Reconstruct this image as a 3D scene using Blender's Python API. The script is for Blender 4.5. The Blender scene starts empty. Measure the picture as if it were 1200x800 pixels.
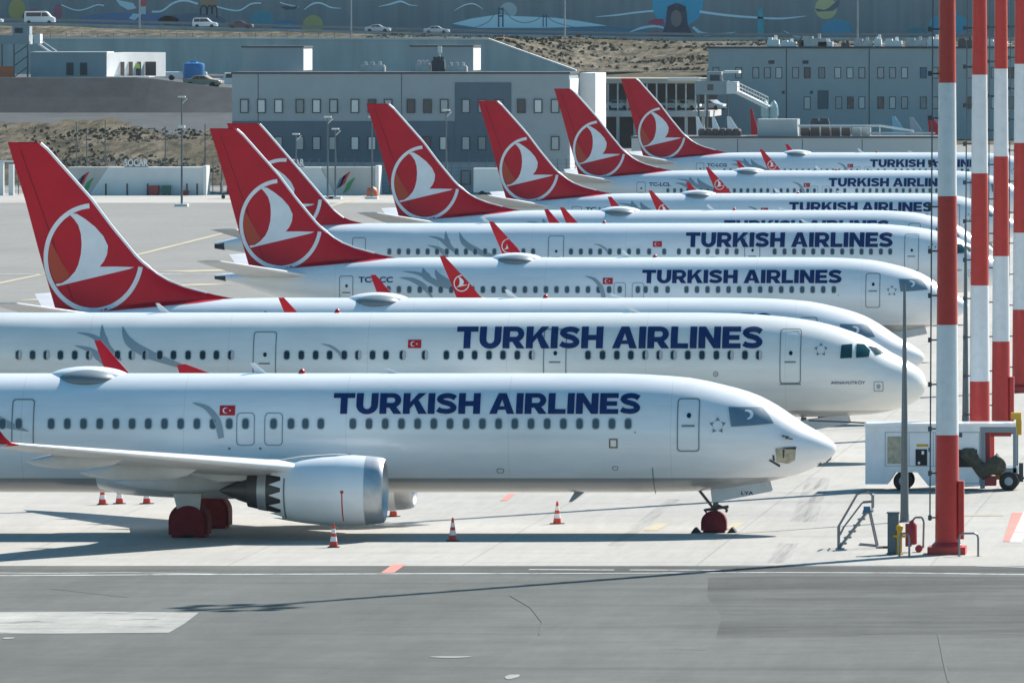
import bpy, bmesh, math, random
from mathutils import Vector, Matrix
random.seed(7)
R = math.radians
C = bpy.context.scene.collection
scene = bpy.context.scene

# ------------------------------------------------------------------ camera, sky, sun, exposure
F, XV, YH, HC = 11200.0, 1640.0, 24.0, 17.44      # focal length in photo pixels, axis, eye height (m)
cam_d = bpy.data.cameras.new('camera'); cam = bpy.data.objects.new('camera', cam_d); C.objects.link(cam)
cam.location = (0, 0, HC); cam.rotation_euler = (R(90), 0, 0)
cam_d.sensor_width = 36; cam_d.sensor_fit = 'HORIZONTAL'; cam_d.lens = 36*F/1200
cam_d.shift_x = (600-XV)/1200; cam_d.shift_y = -(400-YH)/1200
cam_d.clip_start = 1; cam_d.clip_end = 20000
scene.camera = cam
SUN_EL = R(40); sd = Vector((.568*math.cos(SUN_EL), .823*math.cos(SUN_EL), math.sin(SUN_EL))).normalized()
world = bpy.data.worlds.new('World'); scene.world = world; world.use_nodes = True
nt = world.node_tree; bg = nt.nodes['Background']; sky = nt.nodes.new('ShaderNodeTexSky')
sky.sky_type = 'NISHITA'; sky.sun_disc = False; sky.sun_elevation = SUN_EL
sky.sun_rotation = math.atan2(sd.x, sd.y); sky.air_density = 1.0; sky.dust_density = .6; sky.ozone_density = 1.5
hs = nt.nodes.new('ShaderNodeHueSaturation'); hs.inputs['Saturation'].default_value = 1.45; hs.inputs['Hue'].default_value = .480
nt.links.new(sky.outputs[0], hs.inputs['Color']); nt.links.new(hs.outputs[0], bg.inputs[0]); bg.inputs[1].default_value = .078
sl = bpy.data.lights.new('sun', 'SUN'); sl.energy = 5.0; sl.angle = R(.5); sl.color = (1, .955, .89)
so = bpy.data.objects.new('sun', sl); C.objects.link(so); so.rotation_euler = sd.to_track_quat('Z', 'Y').to_euler(); so.location = (-40, 300, 300)
scene.view_settings.view_transform = 'Standard'; scene.view_settings.look = 'None'
scene.view_settings.exposure = .78; scene.view_settings.gamma = 1
scene.cycles.max_bounces = 6

# ------------------------------------------------------------------ helpers
def tag(o, label=None, cat=None, group=None, kind=None):
    if label: o['label'] = label
    if cat: o['category'] = cat
    if group: o['group'] = group
    if kind: o['kind'] = kind
    return o
def empty(name, loc, label, cat, group=None, rz=0, k=1):
    o = bpy.data.objects.new(name, None); C.objects.link(o); o.location = loc; o.rotation_euler.z = rz; o.scale = (k,)*3
    o.empty_display_size = .3
    return tag(o, label, cat, group)
def at(px, py, s): return Vector(((px-XV)/s, F/s, HC-(py-YH)/s))
def gnd(px, py, z=0):
    s = (py-YH)/(HC-z); return Vector(((px-XV)/s, F/s, z))

_m = {}
def mat(name, col, rough=.6, metal=0, noise=0, nscale=1.0, bump=0, coat=0, spec=.5, emit=0, stretch=(1,1,1), ntype='fine'):
    if name in _m: return _m[name]
    m = bpy.data.materials.new(name); m.use_nodes = True; n = m.node_tree; b = n.nodes['Principled BSDF']
    b.inputs['Base Color'].default_value = (*col, 1); b.inputs['Roughness'].default_value = rough
    b.inputs['Metallic'].default_value = metal; b.inputs['Coat Weight'].default_value = coat
    b.inputs['Specular IOR Level'].default_value = spec
    if noise or bump:
        tc = n.nodes.new('ShaderNodeTexCoord'); mp = n.nodes.new('ShaderNodeMapping'); mp.inputs['Scale'].default_value = stretch
        nz = n.nodes.new('ShaderNodeTexNoise'); nz.inputs['Scale'].default_value = nscale; nz.inputs['Detail'].default_value = 6; nz.inputs['Roughness'].default_value = .6
        n.links.new(tc.outputs['Object'], mp.inputs[0]); n.links.new(mp.outputs[0], nz.inputs['Vector'])
        mr = n.nodes.new('ShaderNodeMapRange'); mr.inputs[1].default_value = .3; mr.inputs[2].default_value = .7
        mr.inputs[3].default_value = 1-noise; mr.inputs[4].default_value = 1+noise
        n.links.new(nz.outputs[0], mr.inputs[0])
        mx = n.nodes.new('ShaderNodeMix'); mx.data_type = 'RGBA'; mx.blend_type = 'MULTIPLY'; mx.inputs[0].default_value = 1
        mx.inputs[6].default_value = (*col, 1); n.links.new(mr.outputs[0], mx.inputs[7]); n.links.new(mx.outputs[2], b.inputs['Base Color'])
        if bump:
            bp = n.nodes.new('ShaderNodeBump'); bp.inputs['Strength'].default_value = bump; n.links.new(nz.outputs[0], bp.inputs['Height']); n.links.new(bp.outputs[0], b.inputs['Normal'])
    _m[name] = m; return m

class MB:
    def __init__(s): s.v = []; s.f = []; s.mi = []
    def add(s, vs, fs, mi=0):
        b = len(s.v); s.v += [tuple(v) for v in vs]; s.f += [[i+b for i in f] for f in fs]; s.mi += [mi]*len(fs); return s
    def box(s, x0, x1, y0, y1, z0, z1, mi=0):
        return s.add([(x0,y0,z0),(x1,y0,z0),(x1,y1,z0),(x0,y1,z0),(x0,y0,z1),(x1,y0,z1),(x1,y1,z1),(x0,y1,z1)],
                     [(0,3,2,1),(4,5,6,7),(0,1,5,4),(1,2,6,5),(2,3,7,6),(3,0,4,7)], mi)
    def loft(s, rings, mi=0, caps=True):
        n = len(rings[0]); vs = [p for r in rings for p in r]; fs = []
        for i in range(len(rings)-1):
            for j in range(n):
                a = i*n+j; b = i*n+(j+1) % n; fs.append((a, b, b+n, a+n))
        if caps: fs.append(tuple(range(n))[::-1]); fs.append(tuple(range((len(rings)-1)*n, len(rings)*n)))
        return s.add(vs, fs, mi)
    def tube(s, p0, p1, r0, r1=None, n=8, mi=0):
        p0 = Vector(p0); p1 = Vector(p1); r1 = r0 if r1 is None else r1
        d = (p1-p0).normalized(); a = d.orthogonal().normalized(); b = d.cross(a)
        rg = lambda p, r: [p+(a*math.cos(2*math.pi*i/n)+b*math.sin(2*math.pi*i/n))*r for i in range(n)]
        return s.loft([rg(p0, r0), rg(p1, r1)], mi)
    def path(s, pts, r, n=6, mi=0):
        for a, b in zip(pts, pts[1:]): s.tube(a, b, r, r, n, mi)
        return s
    def prism(s, poly, y0, y1, mi=0):               # poly in (x,z), extruded along y
        n = len(poly); vs = [(x, y0, z) for x, z in poly]+[(x, y1, z) for x, z in poly]
        fs = [tuple(range(n)), tuple(range(n, 2*n))[::-1]]+[(i, (i+1) % n, (i+1) % n+n, i+n) for i in range(n)]
        return s.add(vs, fs, mi)
    def lathe(s, prof, c=(0,0,0), n=40, mi=0, caps=False, axis='x'):    # prof: (along, radius)
        rings = []
        for a, r in prof:
            ring = []
            for i in range(n):
                t = 2*math.pi*i/n; p, q = r*math.cos(t), r*math.sin(t)
                if axis == 'x': ring.append((c[0]+a, c[1]+p, c[2]+q))
                elif axis == 'y': ring.append((c[0]+p, c[1]+a, c[2]+q))
                else: ring.append((c[0]+p, c[1]+q, c[2]+a))
            rings.append(ring)
        return s.loft(rings, mi, caps)
    def build(s, name, mats, parent=None, smooth=False, bevel=0):
        me = bpy.data.meshes.new(name); me.from_pydata(s.v, [], s.f)
        if not isinstance(mats, (list, tuple)): mats = [mats]
        for m in mats: me.materials.append(m)
        me.polygons.foreach_set('material_index', s.mi)
        bm = bmesh.new(); bm.from_mesh(me)
        bmesh.ops.recalc_face_normals(bm, faces=bm.faces)
        if bevel: bmesh.ops.bevel(bm, geom=[e for e in bm.edges if len(e.link_faces) == 2 and e.calc_face_angle(0) > .5], offset=bevel, segments=2, affect='EDGES')
        bm.to_mesh(me); bm.free()
        if smooth:
            me.polygons.foreach_set('use_smooth', [True]*len(me.polygons))
            try: me.set_sharp_from_angle(angle=R(40))
            except Exception: pass
        o = bpy.data.objects.new(name, me); C.objects.link(o)
        if parent: o.parent = parent
        return o

def decal(name, verts, faces, yf, mats, parent, step=.2, eps=.012, mi=None, stepx=None):
    """thin painted sheet: 2-D (x,z) faces cut into a grid and laid on the surface y=yf(u,z), u=-x"""
    bm = bmesh.new(); vs = [bm.verts.new((x, 0, z)) for x, z in verts]
    for i, f in enumerate(faces):
        try:
            fc = bm.faces.new([vs[j] for j in f])
            if mi: fc.material_index = mi[i]
        except ValueError: pass
    bm.normal_update()
    bmesh.ops.triangulate(bm, faces=bm.faces)
    if step:
        zs = [v[1] for v in verts]; xs = [v[0] for v in verts]
        z = math.floor(min(zs)/step)*step
        while z < max(zs):
            bmesh.ops.bisect_plane(bm, geom=bm.verts[:]+bm.edges[:]+bm.faces[:], plane_co=(0,0,z), plane_no=(0,0,1)); z += step
        sx = stepx or step*3
        x = math.floor(min(xs)/sx)*sx
        while x < max(xs):
            bmesh.ops.bisect_plane(bm, geom=bm.verts[:]+bm.edges[:]+bm.faces[:], plane_co=(x,0,0), plane_no=(1,0,0)); x += sx
    for v in bm.verts: v.co.y = yf(-v.co.x, v.co.z)-eps
    for f in bm.faces:
        f.normal_update(); f.smooth = True
        if f.normal.y > 0: f.normal_flip()
    me = bpy.data.meshes.new(name); bm.to_mesh(me); bm.free()
    for m in (mats if isinstance(mats, (list, tuple)) else [mats]): me.materials.append(m)
    o = bpy.data.objects.new(name, me); C.objects.link(o)
    if parent: o.parent = parent
    return o

_tc = {}
def text2d(s, off=0.0):
    key = (s, off)
    if key in _tc: return _tc[key]
    cu = bpy.data.curves.new('t', 'FONT'); cu.body = s; cu.offset = off; cu.resolution_u = 4
    o = bpy.data.objects.new('t', cu); C.objects.link(o); dg = bpy.context.evaluated_depsgraph_get(); dg.update()
    me = bpy.data.meshes.new_from_object(o.evaluated_get(dg))
    vs = [(v.co.x, v.co.y) for v in me.vertices]; fs = [tuple(p.vertices) for p in me.polygons]
    bpy.data.objects.remove(o); bpy.data.curves.remove(cu); bpy.data.meshes.remove(me)
    _tc[key] = (vs, fs); return vs, fs
def text_fit(s, x0, x1, z0, z1, off=0.0):
    vs, fs = text2d(s, off)
    a = min(v[0] for v in vs); b = max(v[0] for v in vs); c = min(v[1] for v in vs); d = max(v[1] for v in vs)
    return [(x0+(v[0]-a)/(b-a)*(x1-x0), z0+(v[1]-c)/(d-c)*(z1-z0)) for v in vs], fs

# wide heavy capitals for the fuselage titles, drawn as non-overlapping outlines in a 1-high cell
def arc(cx, cy, rx, ry, a0, a1, n=8): return [(cx+rx*math.cos(R(a0+(a1-a0)*i/n)), cy+ry*math.sin(R(a0+(a1-a0)*i/n))) for i in range(n+1)]
def band(outer, inner): return [[outer[i], outer[i+1], inner[i+1], inner[i]] for i in range(len(outer)-1)]
def stroke(pts, w):
    L = []; Rr = []
    for i, p in enumerate(pts):
        a = pts[max(i-1, 0)]; b = pts[min(i+1, len(pts)-1)]
        dx, dy = b[0]-a[0], b[1]-a[1]; l = math.hypot(dx, dy) or 1
        ww = w[i] if isinstance(w, (list, tuple)) else w
        L.append((p[0]-dy/l*ww/2, p[1]+dx/l*ww/2)); Rr.append((p[0]+dy/l*ww/2, p[1]-dx/l*ww/2))
    return band(L, Rr)
W = .30; H = .235
GLY = {
 'T': (.92, [[(0,1-H),(.92,1-H),(.92,1),(0,1)], [(.31,0),(.61,0),(.61,1-H),(.31,1-H)]]),
 'I': (.30, [[(0,0),(.30,0),(.30,1),(0,1)]]),
 'L': (.76, [[(0,0),(.30,0),(.30,1),(0,1)], [(.30,0),(.76,0),(.76,H),(.30,H)]]),
 'E': (.80, [[(0,0),(.30,0),(.30,1),(0,1)], [(.30,0),(.8,0),(.8,H),(.30,H)], [(.30,1-H),(.79,1-H),(.79,1),(.30,1)], [(.30,.39),(.74,.39),(.74,.61),(.30,.61)]]),
 'H': (.94, [[(0,0),(.30,0),(.30,1),(0,1)], [(.64,0),(.94,0),(.94,1),(.64,1)], [(.30,.38),(.64,.38),(.64,.62),(.30,.62)]]),
 'N': (.96, [[(0,0),(.30,0),(.30,1),(0,1)], [(.66,0),(.96,0),(.96,1),(.66,1)], [(.30,1),(.30,.56),(.66,0),(.66,.44)]]),
 'K': (1.0, [[(0,0),(.30,0),(.30,1),(0,1)], [(.30,.26),(.47,.48),(.40,.68),(.30,.56)], [(.40,.68),(.47,.48),(.98,1),(.64,1)], [(.47,.48),(.67,0),(1.04,0),(.66,.67)]]),
 'A': (1.08, [[(0,0),(.32,0),(.54,.70),(.54,1),(.37,1)], [(.54,.70),(.76,0),(1.08,0),(.71,1),(.54,1)], [(.385,.2),(.695,.2),(.642,.37),(.438,.37)]]),
 'U': (.94, [[(0,.42),(.30,.42),(.30,1),(0,1)], [(.64,.42),(.94,.42),(.94,1),(.64,1)]]+band(arc(.47,.42,.47,.44,180,360,12), arc(.47,.42,.17,.19,180,360,12))),
 'R': (.94, [[(0,0),(.30,0),(.30,1),(0,1)], [(.30,.78),(.54,.78),(.54,1),(.30,1)], [(.30,.30),(.54,.30),(.54,.53),(.30,.53)], [(.42,.30),(.61,0),(.96,0),(.72,.34)]]+band(arc(.54,.65,.38,.35,-90,90,10), arc(.54,.655,.12,.125,-90,90,10))),
 'S': (.88, stroke([(.80,.76),(.68,.835)]+arc(.46,.705,.34,.175,70,180,6)+[(.17,.645),(.27,.575),(.43,.53),(.6,.475)]+arc(.43,.295,.325,.175,45,-90,7)+[(.2,.15),(.06,.23)], .245)),
}
def title(s, x0, x1, z0, z1, space=.40, gap=.07):
    vs = []; fs = []; x = 0
    for ch in s:
        if ch == ' ': x += space-gap; continue
        w, polys = GLY[ch]
        for p in polys:
            b = len(vs); vs += [(x+q[0], q[1]) for q in p]; fs.append(tuple(range(b, b+len(p))))
        x += w+gap
    x -= gap; k = (x1-x0)/x; h = z1-z0
    return [(x0+v[0]*k, z0+v[1]*h) for v in vs], fs
def polys2(polys):
    vs = []; fs = []
    for p in polys: b = len(vs); vs += list(p); fs.append(tuple(range(b, b+len(p))))
    return vs, fs
def rrect(x0, x1, z0, z1, r, n=4):
    o = []
    for cx, cz, a in ((x1-r, z1-r, 0), (x0+r, z1-r, 90), (x0+r, z0+r, 180), (x1-r, z0+r, 270)): o += arc(cx, cz, r, r, a, a+90, n)
    return o
def ring2(o, i):
    n = len(o); return [[o[k], o[(k+1) % n], i[(k+1) % n], i[k]] for k in range(n)]
def interp(tab, u, j=1):
    if u <= tab[0][0]: return tab[0][j]
    if u >= tab[-1][0]: return tab[-1][j]
    for k in range(len(tab)-1):
        if u <= tab[k+1][0]:
            x0, x1 = tab[k][0], tab[k+1][0]; y0, y1 = tab[k][j], tab[k+1][j]; h = x1-x0
            dl = (y1-y0)/h
            def sl_(a, b, c):      # monotone slope at b
                d1 = (tab[b][j]-tab[a][j])/(tab[b][0]-tab[a][0]); d2 = (tab[c][j]-tab[b][j])/(tab[c][0]-tab[b][0])
                return 0 if d1*d2 <= 0 else 2*d1*d2/(d1+d2)
            m0 = sl_(k-1, k, k+1) if k > 0 else dl
            m1 = sl_(k, k+1, k+2) if k+2 < len(tab) else dl
            t = (u-x0)/h; t2 = t*t; t3 = t2*t
            return (2*t3-3*t2+1)*y0+(t3-2*t2+t)*h*m0+(-2*t3+3*t2)*y1+(t3-t2)*h*m1
def lerp_tab(tab, u):
    if u <= tab[0][0]: return tab[0][1]
    for a, b in zip(tab, tab[1:]):
        if u <= b[0]: return a[1]+(b[1]-a[1])*(u-a[0])/(b[0]-a[0])
    return tab[-1][1]

# ------------------------------------------------------------------ materials
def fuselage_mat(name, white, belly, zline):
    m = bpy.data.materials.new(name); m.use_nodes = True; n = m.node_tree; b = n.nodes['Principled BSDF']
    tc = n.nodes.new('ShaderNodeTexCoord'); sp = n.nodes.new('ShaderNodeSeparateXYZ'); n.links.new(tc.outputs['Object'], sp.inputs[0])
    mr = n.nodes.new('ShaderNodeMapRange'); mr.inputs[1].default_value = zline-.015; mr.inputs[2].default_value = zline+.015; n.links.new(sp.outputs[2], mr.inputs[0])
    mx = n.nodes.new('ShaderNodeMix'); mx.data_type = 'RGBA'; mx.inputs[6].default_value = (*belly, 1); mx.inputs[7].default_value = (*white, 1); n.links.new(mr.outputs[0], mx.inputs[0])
    # faint soiling plus the frame and skin-panel joints
    nz = n.nodes.new('ShaderNodeTexNoise'); nz.inputs['Scale'].default_value = .8; nz.inputs['Detail'].default_value = 7; nz.inputs['Roughness'].default_value = .65
    mp = n.nodes.new('ShaderNodeMapping'); mp.inputs['Scale'].default_value = (.35, 1, 1.6); n.links.new(tc.outputs['Object'], mp.inputs[0]); n.links.new(mp.outputs[0], nz.inputs['Vector'])
    m2 = n.nodes.new('ShaderNodeMapRange'); m2.inputs[1].default_value = .35; m2.inputs[2].default_value = .7; m2.inputs[3].default_value = 1.0; m2.inputs[4].default_value = .87; n.links.new(nz.outputs[0], m2.inputs[0])
    a = n.nodes.new('ShaderNodeMath'); a.operation = 'PINGPONG'; a.inputs[1].default_value = 2.75; n.links.new(sp.outputs[0], a.inputs[0])
    c = n.nodes.new('ShaderNodeMath'); c.operation = 'LESS_THAN'; c.inputs[1].default_value = .012; n.links.new(a.outputs[0], c.inputs[0])
    d = n.nodes.new('ShaderNodeMath'); d.operation = 'MULTIPLY_ADD'; d.inputs[1].default_value = -.14; d.inputs[2].default_value = 1; n.links.new(c.outputs[0], d.inputs[0])
    e = n.nodes.new('ShaderNodeMath'); e.operation = 'MULTIPLY'; 
    a_ = n.nodes.new('ShaderNodeMath'); a_.operation = 'PINGPONG'; a_.inputs[1].default_value = .73; n.links.new(sp.outputs[2], a_.inputs[0])
    c_ = n.nodes.new('ShaderNodeMath'); c_.operation = 'LESS_THAN'; c_.inputs[1].default_value = .009; n.links.new(a_.outputs[0], c_.inputs[0])
    d_ = n.nodes.new('ShaderNodeMath'); d_.operation = 'MULTIPLY_ADD'; d_.inputs[1].default_value = -.07; n.links.new(c_.outputs[0], d_.inputs[0]); n.links.new(d.outputs[0], d_.inputs[2])
    n.links.new(d_.outputs[0], e.inputs[0]); n.links.new(m2.outputs[0], e.inputs[1])
    m3 = n.nodes.new('ShaderNodeMix'); m3.data_type = 'RGBA'; m3.blend_type = 'MULTIPLY'; m3.inputs[0].default_value = 1
    n.links.new(mx.outputs[2], m3.inputs[6]); n.links.new(e.outputs[0], m3.inputs[7]); n.links.new(m3.outputs[2], b.inputs['Base Color'])
    n2 = n.nodes.new('ShaderNodeTexNoise'); n2.inputs['Scale'].default_value = 1.3; n2.inputs['Detail'].default_value = 2; n.links.new(tc.outputs['Object'], n2.inputs['Vector'])
    bp = n.nodes.new('ShaderNodeBump'); bp.inputs['Strength'].default_value = .06; bp.inputs['Distance'].default_value = .05; n.links.new(n2.outputs[0], bp.inputs['Height']); n.links.new(bp.outputs[0], b.inputs['Normal'])
    b.inputs['Roughness'].default_value = .28; b.inputs['Coat Weight'].default_value = .5; b.inputs['Coat Roughness'].default_value = .12
    _m[name] = m; return m
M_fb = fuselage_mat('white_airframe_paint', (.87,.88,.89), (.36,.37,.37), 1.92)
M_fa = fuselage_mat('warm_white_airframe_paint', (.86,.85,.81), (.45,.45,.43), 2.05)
M_white = mat('white_gloss_paint', (.85,.86,.87), .3, coat=.4, noise=.06, nscale=.7)
M_grey = mat('light_grey_wing_paint', (.56,.57,.57), .4, noise=.1, nscale=1.5)
M_red = mat('deep_red_tail_paint', (.56,.004,.020), .42, spec=.3, noise=.10, nscale=.6)
M_tail_o = mat('orange_red_tail_paint', (.50,.045,.012), .42, coat=.1)
M_emb = mat('emblem_white', (.82,.84,.86), .4, noise=.05, nscale=2)
M_navy = mat('navy_lettering', (.004,.022,.12), .4)
M_outline = mat('door_outline_grey', (.17,.20,.22), .5)
M_swoosh = mat('grey_blue_swoosh', (.30,.36,.40), .4)
M_winframe = mat('window_surround', (.42,.45,.47), .4)
M_pane = mat('cabin_window_pane', (.07,.10,.12), .15)
M_pane_d = mat('dark_cabin_window_pane', (.012,.025,.033), .12)
M_blind = mat('window_blind', (.5,.5,.48), .6)
M_cover = mat('blue_grey_windscreen_cover', (.13,.22,.29), .45, noise=.1, nscale=3)
M_glass = mat('cockpit_glass', (.01,.06,.07), .05)
M_flag = mat('flag_red', (.55,.01,.015), .4)
M_metal = mat('bare_aluminium', (.50,.52,.54), .42, metal=.6, noise=.12, nscale=3)
M_dark = mat('dark_metal', (.03,.035,.04), .5)
M_core = mat('exhaust_metal', (.10,.10,.10), .45, metal=.6)
M_rubber = mat('black_rubber', (.02,.02,.02), .8)
M_cloth = mat('dark_red_cover_fabric', (.16,.008,.016), .85, noise=.25, nscale=4)
M_beige = mat('exposed_beige_panel', (.42,.38,.28), .6, noise=.3, nscale=6)
M_antred = mat('red_beacon', (.5,.01,.01), .3)
M_conered = mat('cone_red_plastic', (.62,.045,.02), .5)
M_conew = mat('cone_white_band', (.75,.75,.75), .5)

# ------------------------------------------------------------------ airliner geometry
B_TOP = [(0,2.90),(.006,2.95),(.2,3.16),(.58,3.43),(1.04,3.69),(1.49,3.99),(1.88,4.26),(2.27,4.49),(2.72,4.71),(3.33,4.91),(4.1,5.1),(4.85,5.26),(5.8,5.35),(6.7,5.4),(8,5.43)]
B_BOT = [(0,2.80),(.05,2.70),(.2,2.53),(.65,2.27),(1.19,2.03),(1.95,1.83),(2.9,1.62),(4.1,1.46),(5.3,1.40),(6.7,1.38)]
B_HW = [(0,.05),(.05,.2),(.2,.42),(.58,.74),(1.04,1.0),(1.9,1.35),(2.9,1.6),(4.1,1.77),(5.5,1.86),(6.7,1.88)]
A_TOP = [(0,3.08),(.13,3.48),(.46,3.8),(.96,4.09),(1.47,4.36),(1.98,4.68),(2.49,4.96),(3.0,5.16),(3.76,5.4),(4.78,5.62),(6.05,5.77),(7.6,5.87),(9,5.9)]
A_BOT = [(0,3.0),(.08,2.74),(.4,2.41),(.97,2.11),(2.5,1.84),(5,1.76),(7,1.75)]
A_HW = [(0,.05),(.13,.45),(.46,.9),(.96,1.2),(1.98,1.55),(3.76,1.85),(6,1.95),(7.6,1.975)]
class Shape:
    def __init__(s, kind):
        s.kind = kind
        if kind[0] == 'b':
            d = 2.7 if kind == 'b9' else 0; s.L = 39.4+d; s.dw = 1.8 if kind == 'b9' else 0
            t = lambda l: [(a+d, b) for a, b in l]
            s.top = B_TOP+t([(28,5.43),(31,5.36),(33.3,5.24),(35.2,5.03),(36.5,4.87),(37.6,4.74),(38.8,4.58),(39.4,4.5)])
            s.bot = B_BOT+t([(25.5,1.38),(28,1.55),(30,1.9),(33,2.6),(36.2,3.3),(37.6,3.8),(38.8,4.2),(39.4,4.32)])
            s.hw = B_HW+t([(27,1.88),(30,1.72),(33,1.38),(36,.9),(37.6,.58),(39.4,.15)])
        else:
            s.L = 46.2; s.dw = 0
            s.top = A_TOP+[(36,5.9),(40,5.8),(43,5.5),(46.2,4.75)]
            s.bot = A_BOT+[(32,1.76),(35,2.2),(38,2.9),(42,3.75),(46.2,4.45)]
            s.hw = A_HW+[(34,1.975),(38,1.65),(42,.95),(46.2,.18)]
    def sec(s, u): return interp(s.top, u), interp(s.bot, u), interp(s.hw, u)
    def side(s, u, z):
        t, b, w = s.sec(u); zc, h = (t+b)/2, (t-b)/2+.012; w += .012
        return -w*math.sqrt(max(.02, 1-((z-zc)/h)**2))

def naca(t, T): return 5*T*(.2969*math.sqrt(max(t,0))-.126*t-.3516*t*t+.2843*t**3-.1015*t**4)
TT = [0,.006,.02,.05,.1,.18,.28,.4,.52,.65,.78,.9,1]
def foil(u0, u1, y, z, thick, up=(0,0,1), cam_=0):
    c = u1-u0; pts = []
    for t in TT: h = naca(t, thick)*c; pts.append((u0+t*c, h+cam_*c*t*(1-t)))
    for t in TT[-2:0:-1]: h = -naca(t, thick)*c*.85; pts.append((u0+t*c, h+cam_*c*t*(1-t)))
    return [(-a, y+up[1]*h, z+up[2]*h) for a, h in pts]
# near winglet decal surface and fin geometry traced from the photograph's leftmost tail (real size via its scale)
def p3(px, py): return ((1083-px)/27.05, (495.7-py)/27.05)
FIN_B_LE = sorted([(p3(*q)[1], p3(*q)[0]) for q in [(47.5,168),(54.7,173.8),(106,231.6),(131,265),(162.5,303.4),(184,320.6),(200,330),(219,337),(250,345),(287.5,352.5)]])
FIN_B_TE = sorted([(p3(*q)[1], p3(*q)[0]) for q in [(9.4,168),(30,236),(45.5,294),(66,366)]])
FIN_A_LE = sorted([(11.7,43.6),(11.45,43.35),(6.6,39.2),(6.15,38.6),(5.85,37.4)])
FIN_A_TE = sorted([(11.7,45.5),(5.0,43.9)])
BIRD = [(190,150),(240,152),(290,182),(350,228),(400,283),(428,340),(423,390),(405,430),(378,462),(480,461),(585,464),(560,475),(440,503),(300,535),(120,577),(112,562),(150,558),(190,532),(230,490),(250,450),(265,390),(270,330),(265,270),(250,220),(225,185)]
BIRD = [(40+x/5, 220+y/5) for x, y in BIRD]
SIDE_PANEL = [(40+x/5, 220+y/5) for x, y in [(72,300),(100,345),(130,400),(160,455),(195,505),(185,528),(150,550),(112,555),(85,500),(70,440),(66,370)]]  # orange-red area of the tail design, left of the bird
def emblem(C0, rx, rz, le, te, width):       # ring, bird and side panel scaled about the emblem centre
    seg = []
    n = 110
    for i in range(n):
        q = []
        for a, k in ((i, 1), (i+1, 1), (i+1, 1-width), (i, 1-width)):
            t = 2*math.pi*a/n; q.append((C0[0]+rx*k*math.cos(t), C0[1]+rz*k*math.sin(t)))
        if all(le(z)+.12 < u < te(z)+.03 for u, z in q): seg.append([(-u, z) for u, z in q])
    def tr(pp): return [(-(C0[0]+(108-x)/60.3*rx), C0[1]+(302.2-y)/64.0*rz) for x, y in pp]
    return seg, tr(BIRD), tr(SIDE_PANEL)

def copy_tree(o, parent=None):
    c = o.copy(); C.objects.link(c)
    if parent: c.parent = parent
    for ch in o.children: copy_tree(ch, c)
    return c

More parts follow.
